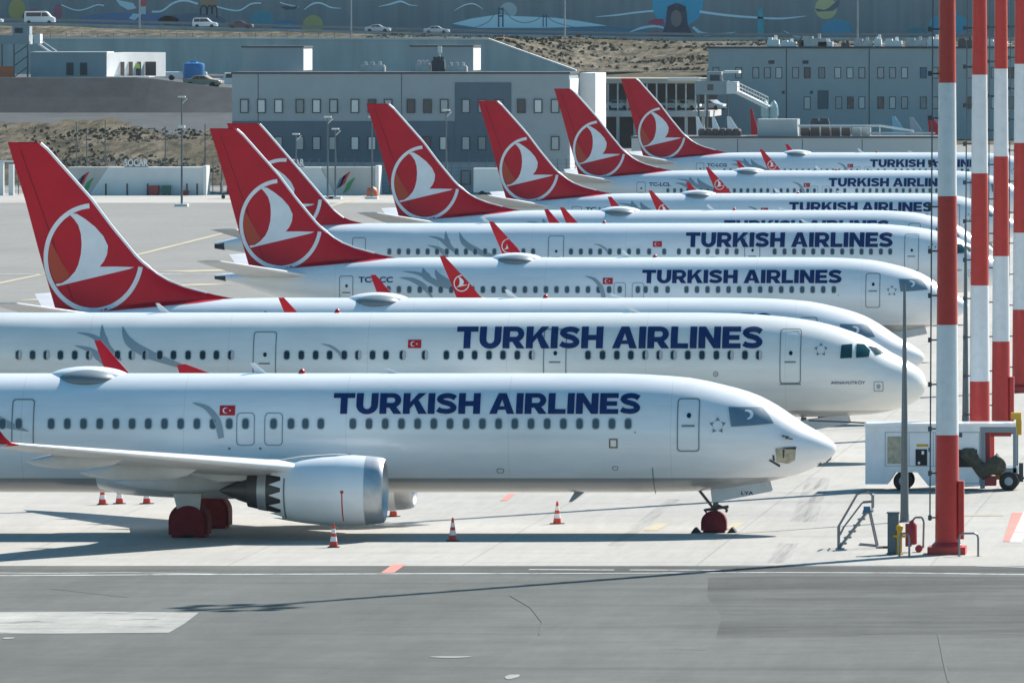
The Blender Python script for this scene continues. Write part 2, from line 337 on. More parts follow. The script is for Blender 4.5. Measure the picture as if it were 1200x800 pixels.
def make_airliner(kind, tip='winglet', gear_text=None, dark_panes=False, mbelly=None):
    S = Shape(kind); air = kind[0] == 'a'; dw = S.dw; dt = 2.7 if kind == 'b9' else 0
    root = empty('airliner', (0,0,0), None, 'airliner', 'airliners parked in a row with noses to the right')
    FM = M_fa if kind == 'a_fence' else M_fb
    side = S.side
    # fuselage
    us = [0,.02,.05,.1,.17,.26,.38,.52,.7,.9,1.15,1.4,1.7,2,2.3,2.6,3,3.4,3.9,4.4,5,5.7,6.5,7.5,9]
    u = 11.0
    while u < S.L-12: us.append(u); u += 2.5
    u = S.L-12
    while u < S.L: us.append(u); u += .6
    us.append(S.L)
    n = 72; rings = []
    for u in us:
        t, b, w = S.sec(u); zc, h = (t+b)/2, (t-b)/2
        rings.append([(-u, w*math.sin(2*math.pi*i/n), zc+h*math.cos(2*math.pi*i/n)) for i in range(n)])
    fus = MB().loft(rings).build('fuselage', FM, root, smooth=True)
    rr = []
    for u in (S.L-.55, S.L-.25, S.L+.03):
        t, b, w = S.sec(min(u, S.L)); zc, h = (t+b)/2, (t-b)/2
        rr.append([(-u, (w*1.04+.01)*math.sin(2*math.pi*i/24), zc-.03+(h+.012)*math.cos(2*math.pi*i/24)) for i in range(24)])
    MB().loft(rr).build('tail_exhaust', M_dark, root, smooth=True)
    # wing-body fairing
    f0, f1 = ((15.0, 26.5) if air else (13.8+dw, 23.2+dw)); rr = []
    zb = 1.62 if air else 1.16
    for i in range(15):
        t = i/14; u = f0+(f1-f0)*t; e = math.sin(math.pi*t)**.45 if 0 < t < 1 else .02
        tp, bt, w = S.sec(u); zc = bt+.95
        rr.append([(-u, (w*.97+.16*e)*math.copysign(abs(math.sin(a))**.8, math.sin(a)), zc+((zc-(bt+.12-(bt+.12-zb)*e)))*math.cos(a) if math.cos(a) < 0 else zc+.35*math.cos(a)) for a in [2*math.pi*j/40 for j in range(40)]])
    MB().loft(rr).build('wing_fairing', M_white, root, smooth=True)
    # wings
    if air: ws = [(1.5,2.35,16.0,23.5,.13),(6.2,2.95,19.2,23.7,.115),(11.5,3.5,22.6,25.6,.11),(16.75,4.05,25.9,27.4,.10)]
    else: ws = [(1.5,2.05,13.5+dw,20.8+dw,.135),(5.2,2.45,15.85+dw,21.0+dw,.115),(11.2,3.12,19.8+dw,23.1+dw,.105),(17.0,3.76,23.6+dw,25.05+dw,.10)]
    for sg in (-1, 1):
        rings = [foil(a, b, y*sg, z, th) for y, z, a, b, th in ws]
        w = MB().loft(rings).build('wing', M_grey, root, smooth=True)
        # polished leading edge strip, a shell just proud of the nose of the section
        le = MB(); rg = []
        for y, z, a, b, th in ws:
            full = foil(a-.012, b, y*sg, z, th*1.03); rg.append(full[:4]+full[-3:][::1])
        for i in range(len(rg)-1):
            A_, B_ = rg[i], rg[i+1]; order = [4,5,6,0,1,2,3]
            for p, q in zip(order, order[1:]): le.add([A_[p], A_[q], B_[q], B_[p]], [(0,1,2,3)])
        le.build('leading_edge', M_white, w, smooth=True)
        for k, yy in enumerate((3.9, 7.6, 11.6) if not air else (4.6, 8.6, 12.6)):
            z = lerp_tab([(q[0], q[1]) for q in ws], yy); te = lerp_tab([(q[0], q[3]) for q in ws], yy); ln = (4.6, 3.9, 3.2)[k]
            rr = []
            for i in range(13):
                t = i/12; r = (math.sin(math.pi*t**.75))**.6*.34*(1-.12*k) if 0 < t < 1 else .01
                rr.append([(-(te-ln*.72+ln*t), yy*sg+.62*r*math.cos(a), z-.30+.10*k-.12*t+r*1.15*math.sin(a)) for a in [2*math.pi*j/16 for j in range(16)]])
            MB().loft(rr).build('flap_fairing', M_grey, w, smooth=True)
        if tip == 'fence':
            MB().loft([[(-a, (16.78+d)*sg, z) for a, z in [(26.1,4.02),(27.3,4.46),(27.62,4.44),(27.5,4.0),(27.35,3.45),(27.1,3.45)]] for d in (0, .05)]).build('wingtip_fence', M_red, w)
        else:
            dd = 2.6 if air else 0; zz = .42 if air else 0
            sec = [(17.0,3.76,23.6,25.08,.10),(17.22,3.82,23.8,25.08,.10),(17.36,4.0,23.98,25.15,.09),(17.48,4.5,24.35,25.32,.08),(17.62,5.3,25.08,25.65,.08),(17.75,5.95,25.66,25.9,.08)]
            if air: sec = [(a, b, c-.3 if a == 17.0 else c, d, e) for a, b, c, d, e in sec]
            up = [(0,0,1),(0,.5,.85),(0,.85,.4),(0,1,.15),(0,1,.1),(0,1,.1)]
            rings = [foil(a+dd+dw, b+dd+dw, (y-(.25 if air else 0))*sg, z+zz, th, up=(0, -q[1]*sg, q[2])) for (y, z, a, b, th), q in zip(sec, up)]
            wl = MB().loft(rings).build('winglet', M_red, w, smooth=True)
            if not air:
                MB().loft([foil(23.9+dw, 25.2+dw, 17.2*sg, 3.78, .09), foil(24.8+dw, 25.5+dw, 17.55*sg, 3.45, .08, up=(0,-.6*sg,.8)), foil(25.7+dw, 25.95+dw, 17.8*sg, 3.1, .08, up=(0,-.6*sg,.8))]).build('lower_winglet', M_white, wl, smooth=True)
            if sg == -1:
                c0 = (24.8+dd+dw, 4.55+zz); yoff = -(17.48-(.25 if air else 0))
                sf = lambda u, z, yo=yoff, c=c0: yo-.06-.19*max(0, (z-c[1]))*.9
                le_ = lambda z, o=dd+dw: lerp_tab([(4.0,23.98),(4.5,24.35),(5.3,25.08),(5.95,25.66)], z-zz)+o-.13
                te_ = lambda z, o=dd+dw: lerp_tab([(4.0,25.15),(4.5,25.32),(5.3,25.65),(5.95,25.9)], z-zz)+o+.01
                seg, bird, side_panel = emblem(c0, .40, .42, le_, te_, .13)
                v, f = polys2(seg+[bird]); decal('emblem', v, f, sf, M_emb, wl, step=0, eps=.02)
    # engines
    ex, ey, ez = (15.2, 5.75, 2.0) if air else (13.05+dw, 4.83, 1.68)
    for sg in (-1, 1):
        c = (-ex, ey*sg, ez)
        nac = MB()
        nac.lathe([(-.62,1.155),(-1.0,1.185),(-1.5,1.19),(-2.1,1.16),(-2.7,1.10),(-3.2,1.02)], c, 48)
        # chevron trailing edge
        nn = 48; r0 = []; r1 = []
        for i in range(nn):
            t = 2*math.pi*i/nn; tooth = (0 if i % 3 == 0 else .0) ; a = -3.2-(.62 if i % 3 == 1 else (.22 if not air and i % 3 == 2 else .22)); a = -3.5 if air else a
            r0.append((c[0]-3.2, c[1]+1.02*math.cos(t), c[2]+1.02*math.sin(t))); rr_ = 1.02-(abs(a)-3.2)*.16
            r1.append((c[0]+a, c[1]+rr_*math.cos(t), c[2]+rr_*math.sin(t)))
        nac.loft([r0, r1], caps=False)
        nac.lathe([(-3.3,.90),(-2.4,.95),(-1.2,.95)], c, 48)
        e = nac.build('engine', M_white, root, smooth=True)
        MB().lathe([(-.95,.90),(-.5,.90),(-.15,.93),(-.03,.98),(0,1.02),(-.03,1.06),(-.15,1.105),(-.35,1.135),(-.62,1.158)], c, 48).build('intake_lip', M_metal, e, smooth=True)
        fan = MB(); fan.lathe([(-.93,.92),(-.95,.3),(-.7,.2),(-.45,.02)], c, 32)
        for i in range(18):
            a = 2*math.pi*i/18; d1 = Vector((0, math.cos(a), math.sin(a))); d2 = Vector((0, -math.sin(a), math.cos(a)))
            o = Vector(c)+Vector((-.85,0,0)); fan.add([o+d1*.28, o+d1*.9-d2*.05, o+d1*.9+d2*.12+Vector((.07,0,0)), o+d1*.28+d2*.07+Vector((.05,0,0))], [(0,1,2,3)])
        fan.build('fan', M_dark, e)
        MB().lathe([(-2.9,.93),(-3.4,.80),(-4.1,.66),(-4.6,.55),(-4.62,.50)], c, 36).build('core_cowl', M_core, e, smooth=True)
        MB().lathe([(-3.95,.70),(-4.25,.645)], c, 36).build('core_band', M_metal, e, smooth=True)
        MB().lathe([(-4.4,.5),(-4.9,.34),(-5.4,.12),(-5.6,.01)], c, 24).build('exhaust_cone', M_core, e, smooth=True)
        py = MB(); rr = []
        for u, zt, zbm, wd in [(ex+.9,ez+1.16,ez+.9,.05),(ex+1.6,ez+1.22,ez+.8,.2),(ex+2.8,ez+1.15,ez+.6,.26),(ex+4.0,ez+.95,ez+.35,.24),(ex+5.6,ez+.75,ez+.3,.12),(ex+6.6,ez+.7,ez+.55,.03)]:
            rr.append([(-u, ey*sg-wd, zbm), (-u, ey*sg+wd, zbm), (-u, ey*sg+wd, zt), (-u, ey*sg-wd, zt)])
        py.loft(rr); py.build('pylon', M_grey, e, smooth=True)
        if sg == -1 and not air:
            g = lambda u, z: ey*sg-math.sqrt(max(.01, lerp_tab([(ex,1.02),(ex+.62,1.155),(ex+1.5,1.19),(ex+3.2,1.02)], u)**2-(z-ez)**2))
            vs, fs = polys2([arc(-(ex+2.72), ez+.18, .1, .11, 0, 360, 10)[:-1], arc(-(ex+1.33), ez+.0, .06, .06, 0, 360, 8)[:-1], [(-(ex+1.35), ez-1.0), (-(ex+1.31), ez-1.0), (-(ex+1.31), ez), (-(ex+1.35), ez)]])
            decal('red_plug', vs, fs, g, M_flag, e, step=.12)
            vs, fs = polys2([[(-(ex+3.32)+.03*abs(z_)**2, ez+z_), (-(ex+3.27)+.03*abs(z_)**2, ez+z_), (-(ex+3.27)+.03*abs(z2)**2, ez+z2), (-(ex+3.32)+.03*abs(z2)**2, ez+z2)] for z_, z2 in [(-.9+.15*i, -.75+.15*i) for i in range(9)]])
            vs2, fs2 = polys2([[(-(ex+2.0), ez-.9), (-(ex+1.98), ez-.9), (-(ex+1.98), ez+.9), (-(ex+2.0), ez+.9)]])
            b_ = len(vs); vs += vs2; fs += [tuple(i+b_ for i in f) for f in fs2]
            decal('cowl_joint', vs, fs, g, M_outline, e, step=.15)
    # landing gear
    gx, gy = (21.6, 3.6) if air else (19.85+dw, 2.86)
    def cover(m, x, y0, y1, w, h): m.prism([(x-w/2, .02), (x+w/2, .02)]+[(x+w/2*math.cos(R(a)), h-w/2*.92+w/2*.92*math.sin(R(a))) for a in range(0, 181, 15)], y0, y1)
    for sg in (-1, 1):
        g = MB(); g.tube((-gx, gy*sg, .5), (-gx+.15, gy*sg, 2.3), .13, .16, 12); g.tube((-gx+.1, gy*sg, 1.3), (-gx+.5, 1.6*sg, 1.6), .07, .07)
        g.tube((-gx, (gy-.5)*sg, .58), (-gx, (gy+.5)*sg, .58), .08)
        g.prism([(-gx-.5,1.5),(-gx+.45,1.5),(-gx+.4,.95),(-gx-.35,.9)], sg*(gy+.56)-.02, sg*(gy+.56)+.02)
        go = g.build('main_gear', M_grey, root)
        for d in (-.42, .42):
            MB().lathe([(-.17,.3),(-.17,.5),(-.12,.56),(.12,.56),(.17,.5),(.17,.3)], (-gx, gy*sg+d, .56), 28, axis='y', caps=True).build('wheel', M_rubber, go, smooth=True)
        cv = MB(); cover(cv, -gx, gy*sg-.66, gy*sg+.66, 1.32, 1.2); cv.build('wheel_cover', M_cloth, go, smooth=False, bevel=.1)
    nx = 5.0 if air else 4.16
    g = MB(); g.tube((-nx, 0, .35), (-nx+.12, 0, 1.75), .08, .11, 10); g.tube((-nx, -.3, .36), (-nx, .3, .36), .05); g.tube((-nx, 0, .8), (-nx-.55, 0, 1.5), .05)
    g.path([(-nx+.1,0,.95),(-nx+.45,0,.8),(-nx+.4,0,.7)], .045); g.tube((-nx-.3,-.12,.78), (-nx+.5,-.12,.9), .05); g.tube((-nx-.35,0,.8), (-nx-.2,0,.6), .03)
    ng = g.build('nose_gear', M_core, root)
    for d in (-.2, .2): MB().lathe([(-.1,.2),(-.1,.32),(-.06,.36),(.06,.36),(.1,.32),(.1,.2)], (-nx, d, .36), 24, axis='y', caps=True).build('wheel', M_rubber, ng, smooth=True)
    cv = MB(); cover(cv, -nx, -.36, .36, .86, .76); cv.build('wheel_cover', M_cloth, ng, bevel=.07)
    for sg in (-1, 1):
        z0 = .1 if air else 0
        pl = [(-nx-.10,1.52+z0),(-nx+1.88,1.76+z0),(-nx+1.98,1.43+z0),(-nx-.04,1.04+z0)]
        gd = MB().prism(pl, sg*.38-.02, sg*.38+.02).build('gear_door', M_grey, ng)
        if gear_text and sg == -1:
            v, f = text_fit(gear_text, -nx+.95, -nx+1.37, 1.31, 1.43, .03); decal('registration', v, f, lambda u, z: -.40, M_navy, gd, step=0, eps=.008)
    # tailplanes
    if air: tp = [(.5,4.95,40.6,44.5,.09),(6.2,5.65,44.2,45.7,.08)]
    else: tp = [(.5,4.48,34.3+dt,38.0+dt,.09),(7.1,5.4,38.25+dt,39.55+dt,.08)]
    for sg in (-1, 1):
        t_ = MB().loft([foil(a, b, y*sg, z, th) for y, z, a, b, th in tp]).build('tailplane', M_grey, root, smooth=True)
        rg = [foil(a-.01, b, y*sg, z, th*1.05) for y, z, a, b, th in tp]; le = MB(); A_, B_ = rg
        for p, q in zip([-3,-2,-1,0,1,2], [-2,-1,0,1,2,3]): le.add([A_[p], A_[q], B_[q], B_[p]], [(0,1,2,3)])
        le.build('leading_edge', M_white, t_, smooth=True)
    # fin
    LE, TE = (FIN_A_LE, FIN_A_TE) if air else (FIN_B_LE, FIN_B_TE)
    zt = LE[-1][0]; z0 = LE[0][0]
    lef = lambda z: lerp_tab(LE, z)+dt; tef = lambda z: lerp_tab(TE, z)+dt
    def halft(u, z):
        a, b = lef(z), tef(z); h_ = .23-.13*(z-z0)/(zt-z0)
        return max(.004, h_*(1-math.exp(-max(0, u-a)/.9))*(1-math.exp(-max(0, b-u)/1.5)))
    TF = [0,.01,.03,.07,.13,.2,.3,.4,.5,.6,.7,.8,.9,1]
    zs = [z0-.75, z0-.3]+[z0+(zt-z0)*i/26 for i in range(27)]
    rings = []
    for z in zs:
        a, b = lef(max(z, z0)), tef(z); ring = []
        pts = [(a+(b-a)*t) for t in TF]
        ring = [(-q, -(halft(q, max(z, z0)) if 0 < i < len(TF)-1 else .004), z) for i, q in enumerate(pts)]+[(-q, (halft(q, max(z, z0)) if 0 < i < len(TF)-1 else .004), z) for i, q in list(enumerate(pts))[::-1]]
        rings.append(ring)
    fin = MB().loft(rings).build('tail_fin', M_red, root, smooth=True)
    strip = MB(); edge = [(-(lef(z)+.0), 0, z) for z in [z0+.35+(zt-z0-.35)*i/24 for i in range(25)]]
    for a, b in zip(edge, edge[1:]): strip.tube(a, b, .065 if a[2] > z0+1.2 else .04, .065 if a[2] > z0+1.2 else .04, 8)
    strip.build('leading_edge', M_white, fin, smooth=True)
    cap = MB(); cap.loft([[(-(lef(zt)+.05), -.09, zt), (-(lef(zt)+.05), .09, zt), (-tef(zt), .03, zt), (-tef(zt), -.03, zt)], [(-(lef(zt)+.12), -.05, zt+.05), (-(lef(zt)+.12), .05, zt+.05), (-tef(zt), .02, zt+.05), (-tef(zt), -.02, zt+.05)]]).build('fin_cap', M_red, fin)
    if air: c0, rx, rz = (42.2, 7.4), 2.25, 2.3
    else: c0, rx, rz = (p3(109.8, 302.2)[0]+dt, p3(109.8, 302.2)[1]), 58.6/27.05, 64/27.05
    seg, bird, side_panel = emblem(c0, rx, rz, lef, tef, .088)
    ff = lambda u, z: min(-halft(u, z), side(u, z)-.008 if z < interp(S.top, u)-.01 else 0)
    v, f = polys2(seg+[bird]); decal('emblem', v, f, ff, M_emb, fin, step=.25, eps=.02, stepx=.25)
    v, f = polys2([side_panel]); decal('emblem_panel', v, f, ff, M_tail_o, fin, step=.25, eps=.016, stepx=.25)
    rud = [(-(tef(z)-.9*(1-(z-4.8)/14)), z) for z in (5.2, 8.5, zt-.3)]
    v, f = polys2([[rud[i], (rud[i][0]+.03, rud[i][1]), (rud[i+1][0]+.03, rud[i+1][1]), rud[i+1]] for i in (0, 1)])
    if not air:                                   # red paint running a little way down the crown below the fin
        low = [(30.4,5.36),(31.5,5.22),(33.3,5.05),(35.2,4.88),(36.5,4.78),(37.6,4.68)]; vs_ = []; fs_ = []; NU, NZ = 50, 6
        for i in range(NU+1):
            u = 30.4+dt+7.2*i/NU; tp_, bt_, w_ = S.sec(u); zl = min(lerp_tab(low, u-dt), tp_-.02); zc_, hh_ = (tp_+bt_)/2, (tp_-bt_)/2
            for j in range(NZ+1): z = zl+(tp_-zl)*(1-(1-j/NZ)**2); vs_.append((-u, -(w_+.012)*math.sqrt(max(0, 1-((z-zc_)/(hh_))**2))-.006, z+.010))
        for i in range(NU):
            for j in range(NZ): q_ = i*(NZ+1)+j; fs_.append((q_, q_+1, q_+NZ+2, q_+NZ+1))
        MB().add(vs_, fs_).build('fin_root_paint', M_red, fin, smooth=True)
    decal('rudder_joint', v, f, ff, M_cloth, fin, step=.25, eps=.012)
    # titles, flag, swooshes
    if air: v, f = title('TURKISH AIRLINES', -18.5, -6.4, 4.54, 5.39)
    else: v, f = title('TURKISH AIRLINES', -16.95, -6.54, 4.12, 4.81)
    decal('lettering', v, f, side, M_navy, root, step=.1, eps=.014)
    fx, fz0, fz1 = (20.15, 4.55, 4.88) if air else (20.53-(1.8-dw)*1.0, 4.07, 4.40)
    fx -= 0; w_ = .26
    fl = decal('national_flag', *polys2([[(-fx-w_, fz0), (-fx+w_, fz0), (-fx+w_, fz1), (-fx-w_, fz1)]]), side, M_flag, root, step=.1)
    zc = (fz0+fz1)/2; cres = band(arc(-fx-.06, zc, .10, .10, 50, 310, 12), arc(-fx-.035, zc, .078, .078, 60, 300, 12))
    star = [(-fx+.09+(.045 if i % 2 == 0 else .018)*math.cos(R(90+36*i)), zc+(.045 if i % 2 == 0 else .018)*math.sin(R(90+36*i))) for i in range(10)]
    decal('crescent_and_star', *polys2(cres+[star]), side, M_white, fl, step=0, eps=.022)
    def sw(pts, w):
        # smooth the polyline
        P = []; Wd = []
        for i in range(len(pts)-1):
            p0 = pts[max(i-1,0)]; p1 = pts[i]; p2 = pts[i+1]; p3_ = pts[min(i+2, len(pts)-1)]
            for k in range(5):
                t = k/5; q = [.5*(2*p1[j]+(p2[j]-p0[j])*t+(2*p0[j]-5*p1[j]+4*p2[j]-p3_[j])*t*t+(3*p1[j]-p0[j]-3*p2[j]+p3_[j])*t**3) for j in (0, 1)]
                P.append(tuple(q)); Wd.append(w[i]+(w[i+1]-w[i])*t)
        P.append(pts[-1]); Wd.append(w[-1]); return stroke(P, Wd)
    if air: cv = lambda x, y: (-(1086-x)/29.5, (540.2-y)/29.5)
    else: cv = lambda x, y: (-((1135-(460+x/4))/22.4+dw), (423-(250+y/4))/22.4)
    if air: SW = [([(97,388),(115,392),(130,402),(150,420)], [.02,.15,.3,.1]), ([(125,379),(129,396),(141,413)], [.02,.3,.1]), ([(96,403),(113,408),(124,416),(133,428)], [.02,.2,.3,.05]),
                  ([(149,381),(158,398),(180,412),(212,424),(248,436)], [.02,.32,.36,.22,.02]), ([(383,401),(394,404),(404,411),(407,419)], [.02,.1,.12,.04])]
    else: SW = [([(60,268),(140,280),(225,322),(300,352)], [.02,.16,.3,.05]), ([(155,252),(172,290),(240,342)], [.02,.4,.08]), ([(50,297),(110,308),(165,340),(205,392)], [.02,.22,.3,.05]),
                ([(212,260),(240,300),(330,345),(420,375)], [.02,.36,.34,.02]), ([(915,290),(960,306),(992,345),(1005,396)], [.02,.16,.24,.2])]
    for k_, (pts, w) in enumerate(SW): decal('swoosh', *polys2(sw([cv(*q) for q in pts], w)), side, M_swoosh, root, step=.1, eps=.004+.002*k_)
    # alliance emblem of five darts behind the cockpit
    sx, sz, sr = (4.1, 4.48, .25) if air else (3.92, 3.72, .26)
    darts = []
    for i in range(5):
        a = R(90+72*i); c_, s_ = math.cos(a), math.sin(a); q = lambda p, r: (-sx+r*c_-p*s_, sz+r*s_+p*c_)
        darts.append([q(0, sr*1.1), q(.085, sr*.55), q(0, sr*.7), q(-.085, sr*.55)])
    decal('star_emblem', *polys2(darts), side, M_outline, root, step=0)
    # doors
    if air: D = [(5.3,.42,3.15,5.3),(14.6,.46,3.15,5.3),(26.07,.46,3.15,5.2),(37.6,.40,3.2,5.1)]
    else: D = [(4.91,.38,2.84,4.64),(32.4+dt,.37,2.85,4.5)]
    if kind == 'b9': D.append((27.45,.38,2.9,4.62))
    for c_, w_, a, b in D:
        o = rrect(-c_-w_, -c_+w_, a, b, .12); i = rrect(-c_-w_+.035, -c_+w_-.035, a+.035, b-.035, .1)
        pl = ring2(o, i)
        if air: pl.append([(-c_-w_, a-.05), (-c_+w_, a-.05), (-c_+w_, a), (-c_-w_, a)])
        mi = [0]*len(pl)
        if not (kind == 'b9' and abs(c_-27.45) < .1):
            zp = a+(b-a)*(.68 if not air else .56); pl += [arc(-c_+.02, zp, .075, .09, 0, 360, 12)[:-1], [(-c_-.22, zp-.38), (-c_+.22, zp-.38), (-c_+.22, zp-.32), (-c_-.22, zp-.32)]]; mi += [1, 0]
        decal('cabin_door', *polys2(pl), side, [M_outline, M_pane_d], root, step=.15, mi=mi)
    if not air:
        for c_ in (17.15+dw, 18.1+dw):
            o = rrect(-c_-.31, -c_+.31, 3.05, 4.16, .14); i = rrect(-c_-.285, -c_+.285, 3.075, 4.135, .12)
            decal('overwing_exit', *polys2(ring2(o, i)), side, M_outline, root, step=.15)
    # windows
    zw = 4.28 if air else 3.79
    if air:
        px = [30,46.7,62.7,79.3,96,112.3,129,145.7,162,178,195,211,228,245,261,277.7,343,360,376.7,393,410,426,443,458.7,477.7,503.7,529,545.7,562,578.7,595,611.7,628.3,694,711,727.7,744,760.5,777,793.5,810.4,826.9,843.7,859.9,877,893]
        UW = [(1086-q)/29.5 for q in px]
    else:
        UW = [6.94+.5485*i for i in range(15 if not dw else 18)]+([15.6,16.2,16.75] if not dw else [17.35,17.87,18.36])+[17.15+dw, 18.1+dw]
        u = 18.75+dw-.1
        while u < 30.5+dt:
            if not (kind == 'b9' and (26.8 < u < 27.3 or 27.6 < u < 28.05)): UW.append(u)
            u += .5485
    mats = [M_winframe, M_pane_d if (air and tip == 'fence') else M_pane, M_blind]
    cache = {}
    def winmesh(u0, blind):
        o = rrect(-u0-.135, -u0+.135, zw-.2, zw+.2, .11, 3); i = rrect(-u0-.105, -u0+.105, zw-.17, zw+.17, .09, 3)
        pl = ring2(o, i)+[i]; mi = [0]*(len(pl)-1)+[1]
        if blind:
            n4 = len(i)//4; A_ = i[n4:3*n4]; B_ = i[3*n4:]+i[:n4]; mid = [(-u0+.02, zw-.17), (-u0+.0, zw), (-u0+.02, zw+.17)]
            pl[-1] = A_+mid; pl.append(B_+mid[::-1]); mi.append(2)
        return decal('cabin_window', *polys2(pl), side, mats, None, step=0, mi=mi)
    rnd = random.Random(3)
    for u in UW:
        con = (10 if air else 8) < u < (31 if air else 25+dt); bl = air and tip == 'fence' and rnd.random() < .4
        key = bl if con else None
        if key is not None and key in cache:
            o = cache[key][0].copy(); C.objects.link(o); o.location.x = -(u-cache[key][1])
        else:
            o = winmesh(u, bl)
            if key is not None: cache[key] = (o, u)
        o.parent = root
    # cockpit glazing
    if air:
        for pp in ([(988.5,402.5),(1001,401.5),(1001,417.5),(987.5,418)], [(1005.7,401.5),(1014.5,402),(1021.5,409),(1020.5,416.5),(1005.9,417.5)], [(1018.5,403.5),(1028,406),(1038.5,412.8),(1028.5,414.2),(1024.5,409.5)]):
            decal('cockpit_window', *polys2([[(-(1086-x)/29.5, (540.2-y)/29.5) for x, y in pp]]), side, M_glass, root, step=.1, stepx=.1, eps=.014)
        v, f = text_fit('ARNAVUTKÖY', -3.7, -2.35, 3.12, 3.27, .01); decal('small_name', v, f, side, M_navy, root, step=.1, stepx=.15)
        o = rrect(-2.02, -1.64, 2.82, 3.22, .05); i = rrect(-1.99, -1.67, 2.85, 3.19, .04); decal('nose_emblem', *polys2(ring2(o, i)+[arc(-1.83, 3.02, .08, .1, 0, 360, 10)[:-1]]), side, M_swoosh, root, step=.1, stepx=.1)
        decal('service_hatch', *polys2(ring2(arc(-8.24, 3.53, .1, .11, 0, 360, 12)[:-1], arc(-8.24, 3.53, .07, .08, 0, 360, 12)[:-1])+[arc(-8.24, 3.53, .03, .03, 0, 360, 6)[:-1]]), side, M_outline, root, step=0)
    else:
        cc = [(857,474.6),(895.8,475.2),(903,484),(909.4,493.8),(885,496),(860.8,497.2)]
        co = decal('windscreen_cover', *polys2([[(-(980-x)/34.4, (623.9-y)/34.4) for x, y in cc]]), side, M_cover, root, step=.1, stepx=.1, eps=.02)
        decal('cover_seam', *polys2(band(arc(-2.95, 4.08, .22, .17, -80, 110, 8), arc(-2.97, 4.07, .13, .11, -80, 110, 8))), side, M_emb, co, step=.1, stepx=.1, eps=.03)
        if kind == 'b9':
            N = lambda L: [(-(980-x)/34.4, (623.9-y)/34.4) for x, y in L]
            decal('radome_patch', *polys2([N([(912,523),(935.5,522),(934,537),(926,541.5),(913,539)])]), side, M_beige, root, step=.1, stepx=.1, eps=.014)
            decal('scorch_mark', *polys2([N([(904,537.5),(906,536),(917,543),(916,545.5)]), N([(908.5,531),(910.5,531),(911,538),(908.5,537)]), N([(919,522),(936,521.5),(935,524.5),(924,524)]), N([(920,524),(922.5,524.5),(921.5,535),(920,534)])]), side, M_dark, root, step=.1, stepx=.1, eps=.022)
            for (x, y) in ((925, 511), (921, 508.5)):
                u_, z_ = (980-x)/34.4, (623.9-y)/34.4; yy = side(u_, z_); MB().tube((-u_, yy+.02, z_), (-u_, yy-.10, z_), .03).tube((-u_-.05, yy-.1, z_), (-u_+.2, yy-.1, z_-.03), .025).build('pitot_probe', M_dark, root)
            decal('static_wick', *polys2([N([(959,544),(963,541),(964,543),(960,545)]), N([(968,540.5),(972,537.5),(975,535),(974,538),(969,542)])]), side, M_dark, root, step=.1, stepx=.1)
            decal('framed_notice', *polys2(ring2([N([(719,522)])[0], N([(729,522)])[0], N([(729,511)])[0], N([(719,511)])[0]], [N([(720.5,520.5)])[0], N([(727.5,520.5)])[0], N([(727.5,512.5)])[0], N([(720.5,512.5)])[0]])), side, mat('brown_frame', (.22,.12,.05), .5), root, step=0)
        decal('service_hatch', *polys2([arc(-14.6-dw, 2.7, .07, .07, 0, 360, 8)[:-1], arc(-6.7, 3.5, .03, .03, 0, 360, 6)[:-1], arc(-17.6-dw, 2.95, .045, .045, 0, 360, 8)[:-1], arc(-18.65-dw, 2.95, .045, .045, 0, 360, 8)[:-1]]+sum([ring2(rrect(-u_-a_, -u_+a_, z_, z_+b_, .05), rrect(-u_-a_+.02, -u_+a_-.02, z_+.02, z_+b_-.02, .04)) for u_, z_, a_, b_ in ((7.4,2.2,.1,.14),(11.3,2.1,.12,.16))], [])), side, M_outline, root, step=0)
        v, f = polys2([[(-(6.15), 1.0+.35), (-(6.12), 1.35), (-(6.12), 2.3), (-(6.15), 2.3)]]); decal('drain_streak', v, f, side, M_outline, root, step=.1)
    # crown: dome, antennas, beacon
    if not air:
        def ell(cx, cz, a, b, c_, n=20, m=40): return [[(-cx-a*math.cos(math.pi*i/n), b*math.sin(math.pi*i/n)*math.cos(2*math.pi*j/m), cz+c_*math.sin(math.pi*i/n)*math.sin(2*math.pi*j/m)) for j in range(m)] for i in range(n+1)]
        MB().loft(ell(23.65+dw, 5.25, 1.42, .78, .42), caps=False).build('antenna_dome', M_white, root, smooth=True)
        MB().loft(ell(23.65+dw, 5.20, 1.16, 1.13, .41), caps=False).build('dome_shade_lens', mat('dome_shade_grey', (.17,.21,.23), .4), root, smooth=True)  # dark grey lens: shade on the dome's flanks put into the colour
    def blade(u, z, h, s=1, m=M_white): MB().loft([foil(u-.15, u+.15, 0, z, .12), foil(u+.12, u+.22, 0, z+h*s, .12)]) if 0 else MB().prism([(-(u-.17), z), (-(u+.2), z), (-(u+.42), z+h*s), (-(u+.30), z+h*s)], -.025, .025).build('blade_antenna', m, root)
    for u, h in (((19.55-1.8+dw), .38), ((13.2+dw), .2)) if not air else ((30.2, .4), (11.5, .25)): blade(u, interp(S.top, u)-.03, h)
    blade(8.7, interp(S.bot, 8.7)+.03, .36, -1, M_swoosh)
    MB().lathe([(0,.12),(.08,.11),(.14,.06),(.16,.01)], (-(16.4+dw if not air else 23.4), 0, interp(S.top, 16)-.01), 12, axis='z').build('beacon', M_antred, root, smooth=True)
    return root, S

def reg_text(root, S, s):
    v, f = text_fit(s, -31.75, -29.95, 4.15, 4.45, .025); return decal('registration', v, f, S.side, M_navy, root, step=.1, eps=.014)
def place(root, N, s, k, label):
    root.location = ((N-XV)/s, F/s, 0); root.scale = (k,)*3; root['label'] = label

